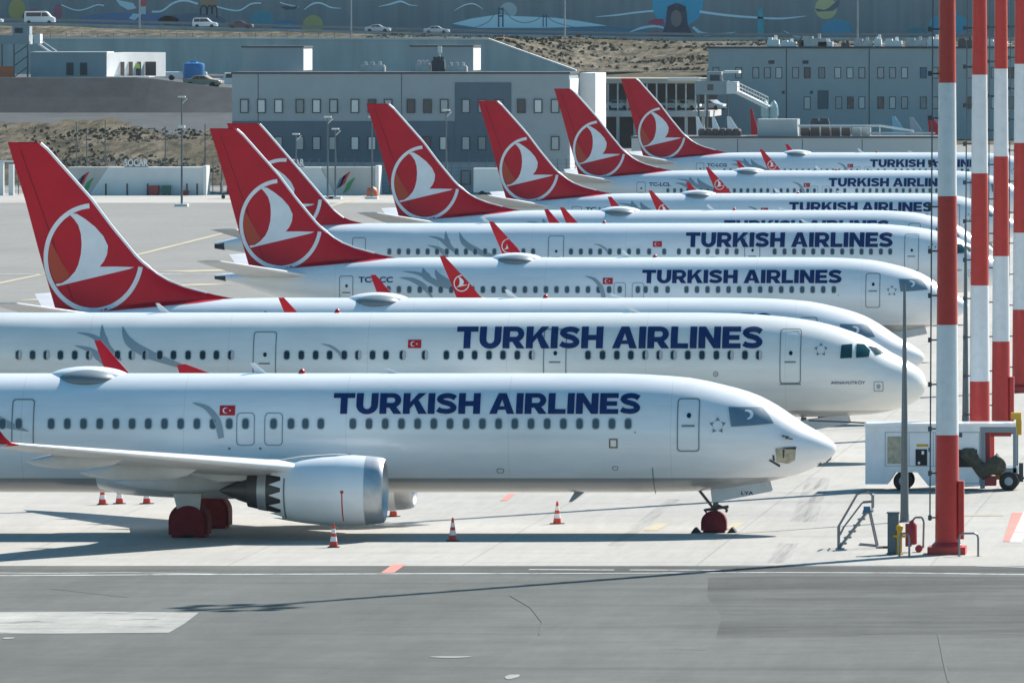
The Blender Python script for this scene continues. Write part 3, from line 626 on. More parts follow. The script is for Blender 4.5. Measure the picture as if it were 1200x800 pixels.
b9, _ = make_airliner('b9', gear_text='LYA')
place(b9, 980, 34.4, 1, 'nearest white airliner, with a saw-tooth engine cowl and a scorched patch on its nose')
a1, _ = make_airliner('a_fence', tip='fence')
place(a1, 1086, 29.6, .997, 'white airliner second from the front, its dark cockpit glass uncovered above a small name')
b8, S8 = make_airliner('b8')
protos = [(1083,27.05,1,'white airliner sunk behind the second one, showing only its roof and the leftmost red tail', None),
          (1135,22.88,.979,'white airliner with TC-LCC written beside its rear door', 'TC-LCC'),
          (1164,18.5,1,'white airliner showing only the tops of its blue letters above the roof in front', None),
          (1199,16.62,.968,'white airliner with the third red tail counted from the right', 'TC-LCI'),
          (1213,14.49,.98,'white airliner with the second red tail counted from the right', 'TC-LCL'),
          (1239,12.88,1,'farthest white airliner, whose red tail is the rightmost', 'TC-LCG')]
for i, (N, s, k, lab, rg) in enumerate(protos):
    o = copy_tree(b8) if i else b8
    if i == 1: b8.location = b8.location
    place(o, N, s, k, lab); o['reg'] = rg or ''
for o in [q for q in C.objects if q.get('reg') is not None]:
    if o['reg']: reg_text(o, S8, o['reg'])
    del o['reg']
a5, _ = make_airliner('a_shark', tip='winglet')
place(a5, 1176, 20.38, .981, 'white airliner behind the TC-LCC one, its red tail mostly hidden by the tail in front')
# shared windows etc. keep world alignment because every part is expressed in its airliner's own frame

# ------------------------------------------------------------------ ground, terrain, road
def concrete_mat(name, col, joint, jx, jy, stain=.10, crack=0, dark=.8):
    m = bpy.data.materials.new(name); m.use_nodes = True; n = m.node_tree; b = n.nodes['Principled BSDF']; L = n.links.new
    tc = n.nodes.new('ShaderNodeTexCoord')
    def noise(sc, st, det=5, ro=.6):
        mp = n.nodes.new('ShaderNodeMapping'); mp.inputs['Scale'].default_value = st; nz = n.nodes.new('ShaderNodeTexNoise')
        nz.inputs['Scale'].default_value = sc; nz.inputs['Detail'].default_value = det; nz.inputs['Roughness'].default_value = ro
        L(tc.outputs['Object'], mp.inputs[0]); L(mp.outputs[0], nz.inputs['Vector']); return nz.outputs[0]
    def rng(x, a, b_, c, d):
        mr = n.nodes.new('ShaderNodeMapRange'); L(x, mr.inputs[0])
        for i, q in enumerate((a, b_, c, d)): mr.inputs[i+1].default_value = q
        return mr.outputs[0]
    def mul(a, b_):
        q = n.nodes.new('ShaderNodeMath'); q.operation = 'MULTIPLY'; L(a, q.inputs[0]); L(b_, q.inputs[1]); return q.outputs[0]
    f = rng(noise(.06, (1, .35, 1)), .3, .7, 1-stain, 1+stain)
    f = mul(f, rng(noise(.9, (.25, .5, 1), 8, .7), .3, .7, 1-stain*.7, 1+stain*.7))
    f = mul(f, rng(noise(.22, (.12, 1.4, 1), 6, .65), .55, .75, 1, 1-stain*1.6))
    f = mul(f, rng(noise(14, (1, .35, 1), 3, .6), .3, .7, .95, 1.05))
    f = mul(f, rng(noise(2.6, (1, .09, 1), 4, .7), .3, .7, .93, 1.07))
    f = mul(f, rng(noise(.45, (1, .10, 1), 5, .6), .3, .7, 1-stain*.5, 1+stain*.5))
    if joint:
        bt = n.nodes.new('ShaderNodeTexBrick'); bt.offset = 0; bt.squash = 1
        bt.inputs['Color1'].default_value = (1,1,1,1); bt.inputs['Color2'].default_value = (.94,.94,.94,1); bt.inputs['Mortar'].default_value = (dark,)*3+(1,)
        bt.inputs['Scale'].default_value = 1; bt.inputs['Mortar Size'].default_value = joint; bt.inputs['Brick Width'].default_value = jx; bt.inputs['Row Height'].default_value = jy; bt.inputs['Bias'].default_value = 0
        L(tc.outputs['Object'], bt.inputs['Vector'])
        s = n.nodes.new('ShaderNodeSeparateColor'); L(bt.outputs['Color'], s.inputs[0]); f = mul(f, s.outputs[0])
    mx = n.nodes.new('ShaderNodeMix'); mx.data_type = 'RGBA'; mx.blend_type = 'MULTIPLY'; mx.inputs[0].default_value = 1; mx.inputs[6].default_value = (*col, 1)
    L(f, mx.inputs[7]); L(mx.outputs[2], b.inputs['Base Color']); b.inputs['Roughness'].default_value = .85; b.inputs['Specular IOR Level'].default_value = .25
    _m[name] = m; return m
M_conc = concrete_mat('pale_concrete_slabs', (.375,.358,.325), .04, 7.5, 7.5, .10)
M_taxi = concrete_mat('grey_taxiway_asphalt', (.205,.20,.185), .03, 30, 15, .07, dark=.9)
M_asph = concrete_mat('grey_service_asphalt', (.088,.092,.083), 0, 0, 0, .26)
M_asph2 = concrete_mat('dark_patched_asphalt', (.072,.072,.066), 0, 0, 0, .16)
M_light = concrete_mat('pale_worn_paint', (.29,.285,.26), 0, 0, 0, .34)
M_line = concrete_mat('white_line_paint', (.55,.55,.53), 0, 0, 0, .2)
M_yel = concrete_mat('yellow_line_paint', (.42,.37,.26), 0, 0, 0, .12)
M_redl = concrete_mat('red_line_paint', (.55,.22,.18), 0, 0, 0, .1)
def fade(m, lo, hi, sc=.5, st=(1,1,1), amt=1.0):      # worn paint: patches of it are missing
    n = m.node_tree; L = n.links.new; out = n.nodes['Material Output']; b = n.nodes['Principled BSDF']
    tc = n.nodes.new('ShaderNodeTexCoord'); mp = n.nodes.new('ShaderNodeMapping'); mp.inputs['Scale'].default_value = st; nz = n.nodes.new('ShaderNodeTexNoise'); nz.inputs['Scale'].default_value = sc; nz.inputs['Detail'].default_value = 7; nz.inputs['Roughness'].default_value = .7
    L(tc.outputs['Object'], mp.inputs[0]); L(mp.outputs[0], nz.inputs['Vector']); mr = n.nodes.new('ShaderNodeMapRange'); mr.inputs[1].default_value = lo; mr.inputs[2].default_value = hi; mr.inputs[4].default_value = amt
    L(nz.outputs[0], mr.inputs[0]); L(mr.outputs[0], b.inputs['Alpha']); return m
M_tyre = fade(concrete_mat('tyre_rubber_marks', (.25,.25,.25), 0, 0, 0, .2), .40, .75, .8, (5,.12,1), .34)
fade(M_asph2, .44, .60, .06, (.5,1.6,1), .38); fade(M_light, .30, .44, .9, (.4,1.0,1)); fade(M_line, .30, .5, 1.2)
def sheet(name, pts, z, m, kind='structure'):
    o = MB().add([(p[0], p[1], z) for p in pts], [tuple(range(len(pts)))]).build(name, m); return tag(o, kind=kind)
def gp(px, py): v = gnd(px, py); return (v.x, v.y)
CX = 4.0                                            # camera axis is at X=0
def ter(x, y):
    zroad = lerp_tab([(-260,16.9),(-238,16.7),(-188,15.4),(-162,14.75),(-123,14.15),(60,14.15)], x)
    sl = .35*math.sin(x*.13+y*.05)+.25*math.sin(x*.37-y*.21)
    if x < -119:
        if y < 1008: z = 0
        elif y < 1112: z = (y-1008)/104*6.7+sl*.5*min(1, (y-1008)/20)
        elif y < 1118.5: z = 6.7+(y-1112)/6.5*(3.9-1.25*max(0, min(1, (x/y+.1315)/.009)))
        elif y < 1494:
            z = 10.75-1.7*(y-1118.5)/375; rx = x/y+.1225
            z -= 1.25*max(0, min(1, (x/y+.1315)/.009))*(1 if y < 1300 else 0)
            if rx > 0 and y > 1120: z = max(8.5, z-rx*260)
        else: z = None
    elif x < -100:
        z = 0 if y < 1345 else (9.3 if y < 1494 else None)
    else: z = 0 if y < 1455 else (9.3 if y < 1494 else None)
    if z is None:
        zb = lerp_tab([(-143,14.3),(-129,9.4)], x)
        z = zb+(zroad-.4-zb)*min(1, (y-1494)/170.)+sl*.9*(1 if y < 1660 else 0)*min(1, (y-1494)/20.)
    return z
def soil_mat():
    m = bpy.data.materials.new('dry_grass_and_soil'); m.use_nodes = True; n = m.node_tree; b = n.nodes['Principled BSDF']; L = n.links.new
    tc = n.nodes.new('ShaderNodeTexCoord'); out = []
    for sc, st in ((.7, (1,.14,1)), (.09, (1,.2,1.5))):
        mp = n.nodes.new('ShaderNodeMapping'); mp.inputs['Scale'].default_value = st; nz = n.nodes.new('ShaderNodeTexNoise'); nz.inputs['Scale'].default_value = sc; nz.inputs['Detail'].default_value = 9; nz.inputs['Roughness'].default_value = .72
        L(tc.outputs['Object'], mp.inputs[0]); L(mp.outputs[0], nz.inputs['Vector']); out.append(nz.outputs[0])
    cr = n.nodes.new('ShaderNodeValToRGB'); e = cr.color_ramp.elements; e[0].position = .38; e[0].color = (.035,.035,.022,1); e[1].position = .64; e[1].color = (.215,.185,.14,1); q = e.new(.5); q.color = (.12,.10,.068,1)
    L(out[0], cr.inputs[0])
    c2 = n.nodes.new('ShaderNodeValToRGB'); e = c2.color_ramp.elements; e[0].position = .42; e[0].color = (.62,.62,.5,1); e[1].position = .58; e[1].color = (1,1,1,1); L(out[1], c2.inputs[0])
    mx = n.nodes.new('ShaderNodeMix'); mx.data_type = 'RGBA'; mx.blend_type = 'MULTIPLY'; mx.inputs[0].default_value = 1; L(cr.outputs[0], mx.inputs[6]); L(c2.outputs[0], mx.inputs[7])
    L(mx.outputs[2], b.inputs['Base Color']); b.inputs['Roughness'].default_value = .95; b.inputs['Specular IOR Level'].default_value = .1
    bp = n.nodes.new('ShaderNodeBump'); bp.inputs['Strength'].default_value = 1; bp.inputs['Distance'].default_value = .8; L(out[0], bp.inputs['Height']); L(bp.outputs[0], b.inputs['Normal']); return m
M_soil = soil_mat()
M_bank_dark = mat('dark_upper_bank', (.026,.036,.042), .95, noise=.35, nscale=.5, bump=.6)  # darker blue-grey ground tone for the upper bank and its platform
# one ground sheet reaching far beyond the last thing
xs = [-420,-320]+[-260+4*i for i in range(20)]+[-180+2*i for i in range(41)]+[-96+8*i for i in range(18)]+[120,400]
ys = [60,200,600,900,1000,1008,1015,1025,1035,1045,1055,1065,1072,1077,1081,1085,1089,1092,1095,1098,1101,1105,1108,1112,1115,1118.5,1125,1200,1340,1344.9,1345.1,1454,1455.5,1493.9,1494.1]+[1500+7*i for i in range(26)]+[1700,1760,1900]
ys += [1250,1299,1301]; ys.sort(); xs = sorted(set(xs)); vs = [(x, y, ter(x, y) if y < 1690 else lerp_tab([(-260,16.9),(-238,16.7),(-188,15.4),(-162,14.75),(-123,14.15),(60,14.15)], x)-.3) for y in ys for x in xs]; nx_ = len(xs); fs = []; mi = []
for j in range(len(ys)-1):
    for i in range(nx_-1):
        fs.append((j*nx_+i, j*nx_+i+1, (j+1)*nx_+i+1, (j+1)*nx_+i)); xm = (xs[i]+xs[i+1])/2; ym = (ys[j]+ys[j+1])/2
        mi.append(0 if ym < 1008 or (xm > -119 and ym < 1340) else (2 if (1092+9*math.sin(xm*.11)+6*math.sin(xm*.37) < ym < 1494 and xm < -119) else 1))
g = MB(); g.v = vs; g.f = fs; g.mi = mi; tag(g.build('ground', [M_taxi, M_soil, M_bank_dark], smooth=False), kind='structure')
# apron slabs, service road, markings
yb = gp(0, 663)[1]
sheet('apron', [(-90, yb), (60, yb), (60, 985), (-62, 985), (-62, 540), (-66.5, 520), (-66.5, 470), (-90, 430)], .012, M_conc)
sheet('apron_edge', [(-200, gp(0,238)[1]), (-62, gp(0,238)[1]), (-62, gp(0,227)[1]), (-200, gp(0,227)[1])], .012, M_conc)
sheet('service_road', [(-200, 150), (120, 150), (120, yb-.01), (-200, yb-.01)], .008, M_asph)
sheet('asphalt_patch', [gp(830,677), gp(905,675), gp(1260,676), gp(1260,745), gp(1100,750), gp(1001,748), gp(955,752), gp(890,747), gp(838,750), gp(846,722), gp(829,700)], .014, M_asph2)
sheet('asphalt_seam_strip', [gp(-40,664), gp(1240,664), gp(1240,671), gp(-40,671)], .013, M_asph2)
sheet('worn_patch', [gp(-60,717.5), gp(120,716.8), gp(233,718), gp(216,731), gp(198,741.5), gp(60,742.6), gp(-60,742)], .018, M_light)
def line(name, pts, w, m, z=.02):
    P = [Vector(gp(*p)) for p in pts]; vs = []; 
    for i, p in enumerate(P):
        a = P[max(i-1,0)]; b = P[min(i+1,len(P)-1)]; d = (b-a).normalized(); nn = Vector((-d.y, d.x))*w/2; vs += [(p.x+nn.x, p.y+nn.y, z), (p.x-nn.x, p.y-nn.y, z)]
    return tag(MB().add(vs, [(2*i, 2*i+1, 2*i+3, 2*i+2) for i in range(len(P)-1)]).build(name, m), kind='structure')
line('edge_line', [(-40,675),(200,673.5),(460,672.5),(700,672),(900,671),(1060,671.5),(1240,674)], .34, M_line)
line('edge_line', [(-40,671),(60,672),(150,671),(260,673)], .2, M_line)
line('edge_line', [(620,667.5),(720,668)], .34, M_line); line('edge_line', [(738,668),(845,668.3)], .34, M_line); line('edge_line', [(1145,663.5),(1240,665.5)], .3, M_line)
line('edge_line', [(850,662),(1070,661.5)], .2, M_line)
line('red_mark', [(454,671.5),(468,661.5)], .42, M_redl, .024); line('red_mark', [(1186,635),(1196,601)], .6, M_redl, .024)
line('red_mark', [(590,587),(600,579)], .25, M_redl, .024)
line('yellow_mark', [(762,622),(778,613)], .5, M_yel, .024); line('yellow_mark', [(855,620.5),(868,612)], .4, M_yel, .024)
line('yellow_mark', [(1108,604),(1176,604)], .9, M_yel, .024); line('white_mark', [(1190,636),(1206,600)], .4, M_line, .025)
line('yellow_mark', [(30,352),(62,350)], 1.6, M_yel, .02)
line('taxi_line', [(-20,336),(166,297.5),(290,266.5),(420,233)], .5, M_yel); line('taxi_line', [(-20,321),(60,321.5),(230,321)], .9, M_line)
line('yellow_mark', [(203,318.5),(292,316)], 3.4, M_yel); line('yellow_mark', [(205,335),(255,333)], 2.8, M_yel); line('taxi_line', [(185,321),(330,321)], .7, M_line, .024)
for a, b, w in (((908,660),(922,637),.5),((915,660),(929,637),.4),((936,612),(955,560),.6),((948,612),(966,560),.5),((720,640),(790,585),.5)): line('tyre_marks', [a, b], w, M_tyre, .022)
for a, b in (((560,666),(640,655)),((395,655),(480,645)),((1015,500),(1090,498)),((960,611),(935,609)),((1160,641),(1196,641))): line('joint_repair', [a, b], .1, M_tyre, .022)
M_crack = mat('crack_sealant', (.06,.062,.06), .8)
for pts in ([(598,698),(622,712),(636,730),(632,744)], [(1100,744),(1106,775),(1112,800)], [(790,761),(828,762)], [(300,743),(420,741)], [(980,745),(1060,741),(1150,741)], [(60,690),(150,700)]): line('sealed_crack', pts, .06, M_crack, .022)
for x, y, w, h in ((600,793,16,5),(528,770,50,2),(10,748,14,2)):
    cx, cy = gp(x, y); k = 1640-x; sp = F/cy
    sheet('paint_spot', [(cx+w/2/sp*math.cos(a), cy+h*.18*math.sin(a)*(1+.2*math.sin(3*a))) for a in [2*math.pi*i/16 for i in range(16)]], .022, M_light)

# scrub growing on the slopes: far too many small tufts to count
M_scrub = mat('olive_scrub_leaves', (.11,.10,.07), .9, noise=.3, nscale=.3)
sm = MB(); rs = random.Random(11)
def tuft(x, y, z, r):
    for k in range(14):
        a, e = rs.uniform(0, 6.283), rs.uniform(.1, 1.4); d = Vector((math.cos(a)*math.cos(e), math.sin(a)*math.cos(e), math.sin(e)))
        p = Vector((x, y, z-.05))+d*r*rs.uniform(.3, .9); q = d.orthogonal().normalized()*r*.42; t_ = d.cross(q)
        sm.add([p-q, p+t_*.8, p+q, p-t_*.7+d*r*.2], [(0,1,2,3)])
n_ = 0
while n_ < 3600:
    if rs.random() < .55: x, y = rs.uniform(-190,-119), rs.uniform(1010,1088)
    else: x, y = rs.uniform(-170,-95), rs.uniform(1500,1680)
    if math.sin(x*.21+1.3*math.sin(y*.09))+math.sin(y*.13+x*.05)+rs.uniform(-.8,.8) < .35: continue
    tuft(x, y, ter(x, y), rs.uniform(.12, .38)*(1.5 if y > 1400 else 1)); n_ += 1
tag(sm.build('scrub', M_scrub), kind='stuff')

# ------------------------------------------------------------------ buildings and background
M_b1 = mat('blue_grey_cladding', (.30,.35,.375), .6, noise=.06, nscale=.5)
M_b1d = mat('slate_blue_cladding', (.08,.13,.17), .6, noise=.07, nscale=.5)
M_b1w = mat('pale_render_wall', (.74,.74,.72), .7, noise=.06, nscale=.5)
M_b2 = mat('pale_blue_grey_cladding', (.42,.46,.47), .6, noise=.05, nscale=.4)
M_roof = mat('dark_roof_edge', (.06,.07,.08), .7)
M_wf = mat('dark_window_frame', (.03,.045,.06), .5)
M_wg = mat('office_glass', (.36,.42,.44), .1)
M_wg2 = mat('office_glass_dim', (.20,.25,.27), .1)
M_wg3 = mat('office_glass_bright', (.60,.64,.64), .2); M_wg4 = mat('office_glass_dark', (.05,.07,.08), .1); _gr = random.Random(21)  # further pane tones, picked at random per window
M_wblue = mat('blue_window_film', (.02,.13,.25), .3)
M_mech = mat('roof_plant_metal', (.45,.46,.46), .5, metal=.3, noise=.2, nscale=1)
M_brown = mat('brown_louvre', (.13,.10,.09), .7)
M_wall = mat('grey_retaining_wall', (.54,.52,.49), .85, noise=.16, nscale=.35, stretch=(1,1,.15))
M_steel = mat('galvanised_steel', (.11,.14,.155), .5, metal=.2, noise=.08, nscale=2)
M_orange = mat('orange_paint', (.60,.14,.05), .5)
M_blue = mat('blue_tank_plastic', (.01,.16,.42), .4)
M_yellow = mat('yellow_paint', (.65,.36,.02), .5)
M_green = mat('green_plastic', (.02,.12,.09), .5)
M_binred = mat('bin_red', (.32,.03,.04), .5)
M_pole_r = mat('mast_red_paint', (.52,.022,.018), .45, noise=.10, nscale=3, coat=.2)
M_pole_w = mat('mast_white_paint', (.74,.76,.78), .45, noise=.06, nscale=3, coat=.2)
def window(parent, cx, y, zc, w, h, glass=None, name='window', fr=.1):
    f = MB(); x0, x1, z0, z1 = cx-w/2, cx+w/2, zc-h/2, zc+h/2
    for a, b, c, d in ((x0,x1,z1-fr,z1),(x0,x1,z0,z0+fr),(x0,x0+fr,z0+fr,z1-fr),(x1-fr,x1,z0+fr,z1-fr)): f.box(a, b, y-.06, y+.02, c, d)
    o = f.build(name, M_wf, parent)
    MB().box(x0+fr, x1-fr, y-.025, y+.015, z0+fr, z1-fr).build('pane', glass if glass in (M_wblue, M_wf) else _gr.choice((M_wg, M_wg, M_wg2, M_wg3, M_wg4)), o)
    return o
def facade(mb, x0, x1, y, z0, z1, th, openings=()): mb.box(x0, x1, y, y+th, z0, z1)
def Z(py, s): return HC-(py-YH)/s
def X(px, s): return (px-XV)/s

# office block behind the tails
s = 11.6; y0 = F/s
b = empty('office_building', (0,0,0), 'long blue-grey office block with a slate-blue lower panel behind the middle tails', 'building')
x0, x1 = X(272,s), X(667,s); zt = Z(87,s)
MB().box(x0, x1, y0, y0+11, 0, zt).build('wall', [M_b1], b)
side_w = MB().box(x1+.004, x1+.08, y0+.3, y0+10.8, .1, zt-.5).build('end_wall', M_b1w, b)
x2 = X(687, s)
MB().box(x1+.1, x2, y0+11.02, y0+24, 0, zt+.05).build('rear_wing', M_b1w, b)
MB().box(x0-.1, x1+.1, y0-.1, y0+11.1, zt, zt+.22).build('roof', M_roof, b)
MB().box(x0+.02, X(533,s), y0-.07, y0-.004, Z(190,s), Z(142,s)).build('lower_panel', M_b1d, b)
MB().box(X(533,s)+.02, X(599,s), y0-.10, y0-.004, Z(190,s), Z(97,s)).build('tall_panel', M_b1d, b)
MB().box(x0, x1, y0-.05, y0-.003, .02, Z(191,s)).build('plinth', M_b1, b)
rr_ = random.Random(5)
for px in (286.5,306.5,326.5,351.5,371,391,416,436,455,481.7,501,520.7,546,565,585,611,630.7,650.7):
    window(b, X(px,s), y0-.10, Z(124.5,s), .86, 1.42, M_wg if rr_.random() < .7 else M_wg2)
for px in (326.5,351.5,371,390,416,436,500,520,546,565,585,611,650.7): window(b, X(px,s), y0-.10, Z(168,s), .86, 1.42, M_wg if rr_.random() < .7 else M_wg2)
for px in (546,650): window(b, X(px,s), y0-.10, Z(208,s), 1.0, 1.5, M_wg2)
for px in (302, 470): MB().box(X(px,s), X(px,s)+.10, y0-.03, y0-.002, Z(142,s), zt).build('rain_pipe', M_steel, b)
for (a, c, tp, lab) in ((284,355,56,'left grey lift house with a white side on the office roof'), (481,554,55,'right grey lift house with a white side on the office roof')):
    s2 = 11.45; r = empty('roof_house', (X(a,s2), F/s2, zt+.22), lab, 'roof house')
    w = X(c,s2)-X(a,s2); h = Z(tp,s2)-zt-.22
    MB().box(0, w, 0, 8, 0, h).build('wall', M_b1, r); MB().box(w+.004, w+.06, .1, 7.9, .1, h-.15).build('end_wall', M_b1w, r); MB().box(-.1, w+.1, -.1, 8.1, h, h+.16).build('roof', M_roof, r)
for i, (a, c, h, lab) in enumerate(((423,452,.55,'low white pipe stack at the left of the office roof gap'), (488,505,.7,'white fan unit left of the roof aerial'), (507,522,1.1,'dark chiller cabinet below the roof aerial'), (524,548,.5,'long white duct against the right lift house'))):
    s2 = 11.5; m = MB(); w = X(c,s2)-X(a,s2)
    m.box(0, w, 0, 1.2, 0, h); m.box(.1, w-.1, .1, 1.0, h+.003, h+.12); 
    for k in range(3): m.lathe([(0,.18),(.3,.18),(.32,.05)], (w*(k+.7)/3.4, .5, h+.12), 12, axis='z', caps=True)
    o = m.build('roof_unit', M_mech if i != 2 else M_roof); o.location = (X(a,s2), F/s2-1, zt+.22); tag(o, lab, 'roof unit', 'plant on the office roof')
o = MB().tube((0,0,0), (0,0,2.4), .07).tube((-.5,0,1.0), (.5,0,1.0), .05).tube((-.3,0,1.3),(.3,0,1.3),.05).box(-.2,.2,-.1,.1,1.9,2.6).build('roof_aerial', M_b1w); o.location = (X(516,11.5), F/11.5-.5, zt+.22); tag(o, 'thin white aerial standing on the office roof', 'aerial')

# terminal block on the right
s = 8.0; y0 = F/s
b = empty('terminal_building', (0,0,0), 'wide blue-grey flat-roofed building with small square windows at upper right', 'building')
x0, x1 = X(830,s), X(1330,s); zt = Z(57,s)
MB().box(x0, x1, y0, y0+30, 0, zt).build('wall', M_b2, b); MB().box(x0-.1, x1, y0-.15, y0+30, zt, zt+.3).build('roof', M_roof, b)
for px in (839,865.6,885.7,899.3,912.7,932.3,946,963,981.7,996,1010,1032,1046,1060,1082,1096,1136,1150,1165,1185,1210): window(b, X(px,s), y0-.02, Z(85.5,s), .98, 1.65, M_wblue if px == 1082 else (M_wg if rr_.random() < .5 else M_wg2))
for px in (983,996.5,1010,1032,1046,1060,1082,1096,1136,1165,1185,1210): window(b, X(px,s), y0-.02, Z(120.5,s), .98, 1.8, M_wg if rr_.random() < .5 else M_wg2)
window(b, X(946,s), y0-.02, Z(121,s), 1.0, 1.9, M_wg2); MB().box(X(958,s), X(971,s), y0-.05, y0-.002, Z(128,s), Z(106,s)).build('door', M_b1d, b)
for px in (904, 944): MB().box(X(px-3.5,s), X(px+3.5,s), y0-.06, y0-.002, Z(75,s), Z(71,s)).build('vent', M_roof, b)
for px in (918, 951): MB().box(X(px-1.5,s), X(px+1.5,s), y0-.16, y0-.002, Z(110,s), Z(106.5,s)).build('wall_lamp', M_roof, b)
for px in (921, 1018): MB().box(X(px,s), X(px,s)+.14, y0-.04, y0-.002, 1, zt-.1).build('wall_joint', M_roof, b)
k = 0
labs = ['pale square cabinet','low white duct','dark rooftop cube','long white tilted panel','white pipe rack','small grey cowl','white air handler','brown pipe bundle','pale low cabinet','white tank on legs','grey duct elbow','low white box','beige box']
for a, c, h in ((898,912,1.3),(914,932,.9),(935,941,1.2),(938,968,1.5),(958,975,.9),(985,995,.7),(1000,1022,1.1),(1024,1032,1.4),(1036,1056,1.1),(1060,1085,1.2),(1086,1102,1.4),(1122,1142,1.2),(1150,1180,1.0)):
    m = MB(); w = X(c,s)-X(a,s); m.box(0, w, 0, 2, 0, h*.75); m.box(.15, w*.45, .2, 1.8, h*.75+.002, h); m.tube((w*.7, 1, h*.7), (w*.7, 1, h*1.25), .25, .2, 10); m.tube((w, 1, .3), (w+.6, 1, .3), .12)
    o = m.build('roof_unit', (M_mech, M_b1w, M_brown)[k % 3 if k % 4 else 1]); o.location = (X(a,s), y0+1.5, zt+.3)
    tag(o, labs[k]+' on the roof of the wide right building', 'roof unit', 'plant on the wide right roof'); k += 1

# low gate building behind the far aircraft
s = 11.5; y0 = F/s
b = empty('gate_building', (0,0,0), 'low grey building with a flat roof just behind the farthest aircraft', 'building')
x0, x1 = X(740,s), X(1102,s); zt = Z(162,s)
MB().box(x0, x1, y0, y0+12, 0, zt).build('wall', M_b2, b); MB().box(x0-.1, x1+.1, y0-.1, y0+12.1, zt, zt+.18).build('roof', M_roof, b)
MB().box(x1+.004, x1+.06, y0+.1, y0+11.8, .1, zt-.1).build('end_wall', M_b1w, b)
MB().box(X(886,s), X(933,s), y0+2, y0+6, zt+.19, Z(140,s)).build('stair_house', M_b2, b)
for px in (864, 940, 1010): MB().box(X(px,s), X(px,s)+.06, y0-.03, y0-.002, .3, zt-.1).build('wall_joint', M_roof, b)
k = 0
for a in (818,826,834,842,850,858): 
    m = MB(); m.lathe([(0,.45),(.5,.5),(.75,.35),(.8,.05)], (0,0,0), 12, axis='z', caps=True); m.box(-.35,.35,-.35,.35,0,.3)
    o = m.build('roof_cowl', M_brown); o.location = (X(a+3,s), y0+3, zt+.19); k += 1; tag(o, 'dark brown round cowl in the row left of the grey stair house', 'roof cowl', 'brown cowls on the low roof')
for i, a in enumerate((937,949,961,973,985,997,1009)):
    m = MB(); m.box(0, .85, 0, 1.2, 0, .85); 
    for q in range(4): m.box(.08, .77, -.03, -.002, .1+q*.18, .2+q*.18)
    o = m.build('louvred_unit', M_brown if i < 5 else M_mech); o.location = (X(a,s), y0+2, zt+.19)
    tag(o, 'brown louvred box under the white pipe on the low roof' if i < 5 else 'grey louvred box right of the brown ones on the low roof', 'roof unit', 'brown louvred units on the low roof' if i < 5 else 'grey louvred units on the low roof')
o = MB().path([(X(934,s),y0+1.6,zt+1.25),(X(1030,s),y0+1.6,zt+1.25),(X(1070,s),y0+1.6,zt+.7)], .12).path([(X(1015,s),y0+1.4,zt+.5),(X(1095,s),y0+1.4,zt+.5)], .1)
for px in (936,960,984,1008,1030): o.tube((X(px,s),y0+1.6,zt+.19), (X(px,s),y0+1.6,zt+1.2), .05)
tag(o.build('roof_pipework', M_b1w), 'long white pipe run along the low roof', 'pipework')
o = MB().box(0,1.9,0,1,0,.7).box(.1,.8,.1,.9,.702,1.0).box(1.0,1.8,.1,.9,.702,1.0).build('roof_tank', M_roof); o.location = (X(947,s), y0+4, zt+1.0); 
MBx = MB().box(X(945,s), X(973,s), y0+3.8, y0+5.2, zt+.19, zt+.98).build('roof_platform', M_mech); tag(MBx, 'grey plinth on the low roof carrying two dark tanks', 'plinth'); tag(o, 'pair of dark tanks on a plinth on the low roof', 'tank')
for px, py, m, lab, w in ((1045,147,mat('pale_blue_fin',(.25,.50,.62),.4),'small pale blue fin tip behind the low roof',1.3),(1066,148,mat('grey_fin',(.4,.42,.44),.4),'small grey fin tip behind the low roof',1.3),(1089,146,M_red,'small bright red fin tip behind the low roof, near its right end',1.6),(874,138,M_red,'small red fin tip behind the low roof left of the grey stair house',.8),
                          (849,147,M_white,'white triangular fin tip right of two others behind the low roof',1.3),(829,147,M_white,'white triangular fin tip between two others behind the low roof',.9),(810,147,M_white,'white triangular fin tip left of two others behind the low roof',.9)):
    sx = X(px,s); z1 = Z(py-9,s); f = MB().prism([(sx-w*.5,z1),(sx-w*.25,z1),(sx+w*.5,zt+.6),(sx+w*.6,-.0),(sx-w*.1,0)], y0+12.5, y0+12.65); tag(f.build('fin_tip', m), lab, 'fin')

# fixed bridge with stairs left of the right building
s = 9.0; y0 = F/s
b = empty('passenger_bridge', (X(812,s), y0, 0), 'pale boarding bridge on legs with a long outside stair', 'boarding bridge')
q = lambda px, py: (X(px,s)-X(812,s), Z(py,s))
def pbox(m, a, b_, c, d, y_0, y_1, mi=0): x_0, z_1 = q(a, c); x_1, z_0 = q(b_, d); m.box(x_0, x_1, y_0, y_1, z_0, z_1, mi)
m = MB(); pbox(m, 815, 852, 95, 111, 0, 4); pbox(m, 828, 845, 84, 94.9, .3, 3.6); m.build('cabin', M_b1, b)
m = MB(); pbox(m, 851.5, 864, 96, 110, -.3, 3.8); m.build('stair_head', M_b1w, b)
m = MB(); pbox(m, 848, 866, 83, 86, -.5, 4); m.build('canopy', M_b1w, b)
m = MB(); pbox(m, 832, 843, 88, 95, .2, .28); m.build('window', M_wf, b); m = MB(); pbox(m, 829, 836, 99, 106, -.06, -.01); m.build('hatch', M_brown, b)
a0 = Vector((q(863,108)[0], .5, q(863,108)[1])); a1_ = Vector((q(900,126)[0], .5, q(900,126)[1]))
st = MB(); st.tube(a0, a1_, .28).tube(a0+Vector((0,2,0)), a1_+Vector((0,2,0)), .28); st.tube(a0+Vector((0,0,1.3)), a1_+Vector((0,0,1.3)), .06); st.tube(a0+Vector((0,0,.8)), a1_+Vector((0,0,.8)), .06)
